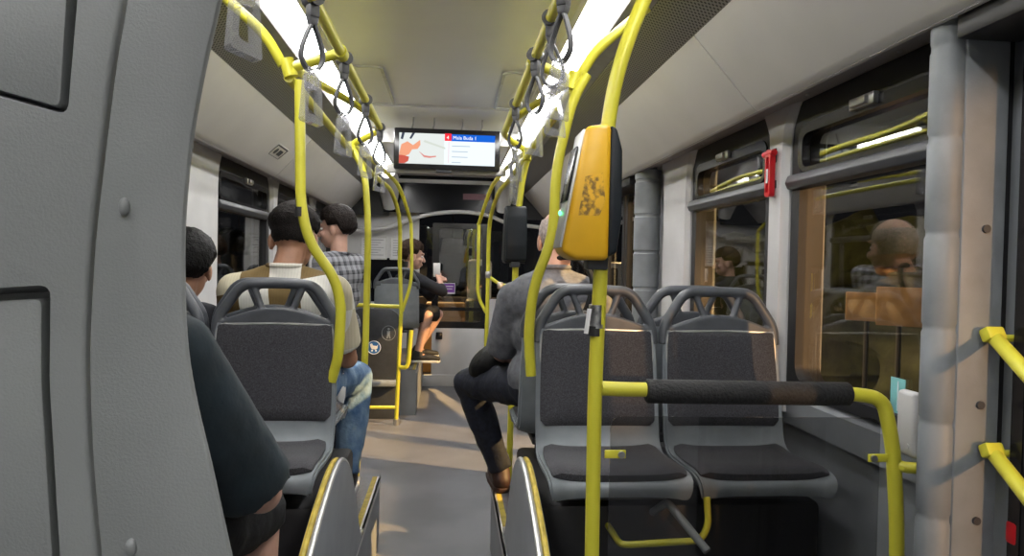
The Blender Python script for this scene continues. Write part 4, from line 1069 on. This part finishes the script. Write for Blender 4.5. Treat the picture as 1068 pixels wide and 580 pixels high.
# black-haired man by the window
p2 = person('black-haired man seated by the left window, ear showing', dict(
    pelvis=(-1.06, 2.84, .91), neck=(-1.075, 2.86, 1.20), head=(-1.050, 2.92, 1.36),
    shoulder_r=(-.945, 2.84, 1.16), elbow_r=(-.93, 2.96, .96), wrist_r=(-.98, 3.12, .95),
    shoulder_l=(-1.20, 2.84, 1.16), elbow_l=(-1.20, 2.92, .96), wrist_l=(-1.12, 3.14, .95),
    hip_r=(-.98, 2.86, .90), knee_r=(-.97, 3.28, .84), ankle_r=(-.97, 3.24, .42),
    hip_l=(-1.14, 2.86, .90), knee_l=(-1.15, 3.28, .84), ankle_l=(-1.15, 3.24, .42), sole=(0, 0, FZ+.005)),
    0, 'skin_a', 'hair_k', hair_full, 'tee_k', 'navy', False, .8, .15, .15, .92)
p2[0].location.x -= .03
# patchwork shirt man
p3, g3, O3, _, _ = person('man in cream and olive patchwork shirt and ripped jeans, seen from behind', dict(
    pelvis=(-.67, 2.83, .91), neck=(-.665, 2.83, 1.368), head=(-.645, 2.89, 1.492),
    shoulder_r=(-.475, 2.83, 1.27), elbow_r=(-.430, 2.96, .985), wrist_r=(-.56, 3.20, .98),
    shoulder_l=(-.855, 2.83, 1.27), elbow_l=(-.875, 2.98, 1.0), wrist_l=(-.74, 3.20, .98),
    hip_r=(-.57, 2.86, .90), knee_r=(-.435, 3.30, .85), ankle_r=(-.455, 3.16, .42),
    hip_l=(-.77, 2.86, .90), knee_l=(-.79, 3.30, .84), ankle_l=(-.79, 3.16, .42), sole=(0, 0, FZ+.005)),
    0, 'skin_a', 'hair_f', hair_fade, 'patch', 'jeans', False, .80, .25, 0, 1.02, shirt_r=1.08)
# standing man in plaid
person('standing man in grey plaid shirt facing the left windows', dict(
    pelvis=(-.76, 4.74, .93), neck=(-.76, 4.74, 1.445), head=(-.785, 4.76, 1.625),
    shoulder_r=(-.66, 4.90, 1.385), elbow_r=(-.76, 5.02, 1.10), wrist_r=(-.98, 5.0, 1.08),
    shoulder_l=(-.83, 4.56, 1.385), elbow_l=(-.85, 4.55, 1.09), wrist_l=(-1.04, 4.70, 1.05),
    hip_r=(-.76, 4.82, .92), knee_r=(-.78, 4.84, .50), ankle_r=(-.77, 4.84, .10),
    hip_l=(-.84, 4.66, .92), knee_l=(-.86, 4.62, .50), ankle_l=(-.85, 4.62, .10), sole=(0, 0, .005)),
    1.10, 'skin_b', 'hair_b', hair_full, 'plaid', 'navy', False, 1.8, .12, .25, 1.0, shirt_r=1.08)
# man with phone near the cab
p5, g5, O5, _, _ = person('man in black holding up a phone, seated near the cab', dict(
    pelvis=(-.46, 6.78, .935), neck=(-.415, 6.76, 1.31), head=(-.375, 6.77, 1.47),
    shoulder_r=(-.36, 6.60, 1.265), elbow_r=(-.075, 6.60, 1.13), wrist_r=(-.105, 6.70, 1.235),
    shoulder_l=(-.40, 6.94, 1.265), elbow_l=(-.20, 7.0, 1.06), wrist_l=(-.12, 6.84, 1.20),
    hip_r=(-.40, 6.72, .92), knee_r=(-.215, 6.64, .89), ankle_r=(-.30, 6.64, .525), toe_r=(-.14, 6.63, .475),
    hip_l=(-.42, 6.86, .92), knee_l=(-.12, 7.0, .88), ankle_l=(-.32, 7.0, .525), toe_l=(-.16, 7.02, .475), sole=(0, 0, .44)),
    -1.15, 'skin_b', 'hair_m', hair_full, 'tee_k', 'shorts', True, 1.55, .15, -.1, .95)
ph = thing('mobile_phone', 'pale mobile phone held up by the man in black', 'phone', (-.135, 6.74, 1.335))
MB().box((0, 0, 0), (.068, .010, .135), None, .004).build('case', 'white', ph); MB().box((0, .0055, 0), (.060, .001, .125)).build('display', 'blackg', ph)
# man in grey
p6, g6, O6, HR6, _ = person('bald man in grey shirt with black shoulder bag, seated facing away', dict(
    pelvis=(.435, 2.80, .91), neck=(.43, 2.84, 1.385), head=(.462, 2.90, 1.515),
    shoulder_r=(.60, 2.83, 1.265), elbow_r=(.66, 2.94, 1.0), wrist_r=(.50, 3.14, .96),
    shoulder_l=(.27, 2.83, 1.255), elbow_l=(.228, 2.95, 1.02), wrist_l=(.30, 3.16, .96),
    hip_r=(.52, 2.84, .90), knee_r=(.53, 3.28, .85), ankle_r=(.53, 3.18, .42),
    hip_l=(.34, 2.84, .90), knee_l=(.10, 3.22, .84), ankle_l=(.255, 3.22, .42), toe_l=(.235, 3.38, .38), sole=(0, 0, FZ+.005)),
    0, 'skin_b', 'hair_g', hair_bald, 'grey_shirt', 'navy', False, .98, .05, .05, 1.0, 'shoe_br', shirt_r=1.12)
bg = thing('shoulder_bag', 'black shoulder bag on the lap of the man in grey', 'bag', (.200, 3.10, .975))
mb = MB().ell((0, 0, -.01), (.125, .11, .070), Matrix.Rotation(-.62, 3, 'Y')); mb.box((.02, 0, .02), (.22, .16, .08), Matrix.Rotation(-.58, 3, 'Y'), .03, 3)
link('pouch', remesh(mb, .008, 4, .005, 14), 'bag', bg)
st = [(.08, -.02, .05), (.10, -.12, .24), (.17, -.20, .40), (.26, -.30, .46), (.335, -.37, .435), (.36, -.44, .34), (.28, -.47, .16), (.12, -.44, .0)]
MB().tube(catmull(st, 5), .011, 8).build('shoulder_strap', 'bag', bg)
tag(MB().ell((-.462, 2.98, .845), (.022, .05, .075), None, 3).ell((-.465, 2.99, .90), (.025, .05, .04), None, 3).build('cloth_bundle', 'paper'), 'white cloth tucked beside the thigh of the patchwork shirt man', 'cloth')

# ------------------------------------------------------------------ outside
struct(MB().bb((-40, -25, -.75), (40, 60, -.70)).build('ground', 'road'), 'night road outside')
struct(MB().bb((3.2, -25, -.70), (30, 60, -.45)).build('road_verge', 'soil'), 'dry verge beside the road')
def hedge(x0, x1, y0, y1, z1, name, label, amp=.35):
    bm = bmesh.new(); bmesh.ops.create_cube(bm, size=1); bmesh.ops.subdivide_edges(bm, edges=bm.edges, cuts=40, use_grid_fill=True)
    for v in bm.verts:
        v.co = V((x0+(v.co.x+.5)*(x1-x0), y0+(v.co.y+.5)*(y1-y0), -.5+(v.co.z+.5)*(z1+.5)))
        n = noise.fractal(v.co*1.3, 1, 2, 4); m_ = noise.fractal(v.co*1.1+V((9, 3, 1)), 1, 2, 4)
        if v.co.z > -.4: v.co += V((n*amp, m_*amp, n*m_*amp+n*amp*.8))
    mb = MB(); mb._add(bm); o = mb.build(name, 'hedge'); tag(o, label, 'hedge', None, 'stuff'); return o
hedge(4.6, 6.6, -4, 16, 1.9, 'hedge', 'dark hedge along the road outside the right windows')
hedge(-8.5, -6.0, -4, 22, 2.2, 'hedge', 'dark hedge across the road outside the left windows')
for i, (px, hh) in enumerate(((904, .27), (938, .34))):
    q = at(px, 320, X=3.9)
    o = thing('roadside_board', ('plain tan board on a post outside the big window, smaller one' if i == 0 else 'plain tan board on a post outside the big window, larger one'), 'board', (q.x, q.y, -.45), .9, 'roadside boards')
    MB().box((0, 0, q.z+.45), (.03, .36, hh), None, .008).build('panel', 'tan_pale', o); MB().tube([(.03, 0, 0), (.03, 0, q.z+.45+hh*.4)], .022, 10).build('post', 'dark', o)

# ------------------------------------------------------------------ light
w = bpy.data.worlds.new('world'); SC.world = w; w.use_nodes = True
w.node_tree.nodes['Background'].inputs[0].default_value = (.005, .005, .006, 1); w.node_tree.nodes['Background'].inputs[1].default_value = .6
def lamp(name, loc, target, power, color, size=.15, ang=100, blend=.3):
    l = bpy.data.lights.new(name, 'SPOT'); l.energy = power; l.color = color; l.shadow_soft_size = size; l.spot_size = math.radians(ang); l.spot_blend = blend
    o = bpy.data.objects.new(name, l); COL.objects.link(o); o.location = loc
    o.rotation_euler = (V(target)-V(loc)).to_track_quat('-Z', 'Y').to_euler(); return o
lamp('street_or_fill_lamp', (8.4, 1.2, 6.3), (-.1, 4.8, 0), 10500, (1.0, .60, .24), .05, 24, .15)  # street lamp that throws the warm patches on the floor
lamp('rear_warm_spot', (4.2, -8.5, 2.6), (1.10, 1.9, 1.15), 4200, (1.0, .54, .24), .05, 7, .3)  # added narrow spot for the warm light on jamb, seat edge and pillars
lamp('street_or_fill_lamp', (-5.5, 6.5, 8.5), (4.5, 6.5, .3), 1900, (1.0, .62, .28), .1, 100)  # added fill from over the roof to brighten the right-hand hedge
lamp('street_or_fill_lamp', (-2.5, 15, 6.0), (0, 9, 1), 6000, (1.0, .62, .28), .2, 40)  # added fill through the windscreen to brighten the dashboard
SC.view_settings.view_transform = 'Standard'; SC.view_settings.look = 'None'; SC.view_settings.gamma = 1
SC.view_settings.exposure = 1.25; SC.view_settings.use_curve_mapping = False
SC.cycles.max_bounces = 10; SC.cycles.transparent_max_bounces = 24; SC.cycles.use_denoising = True
SC.cycles.sample_clamp_indirect = 6
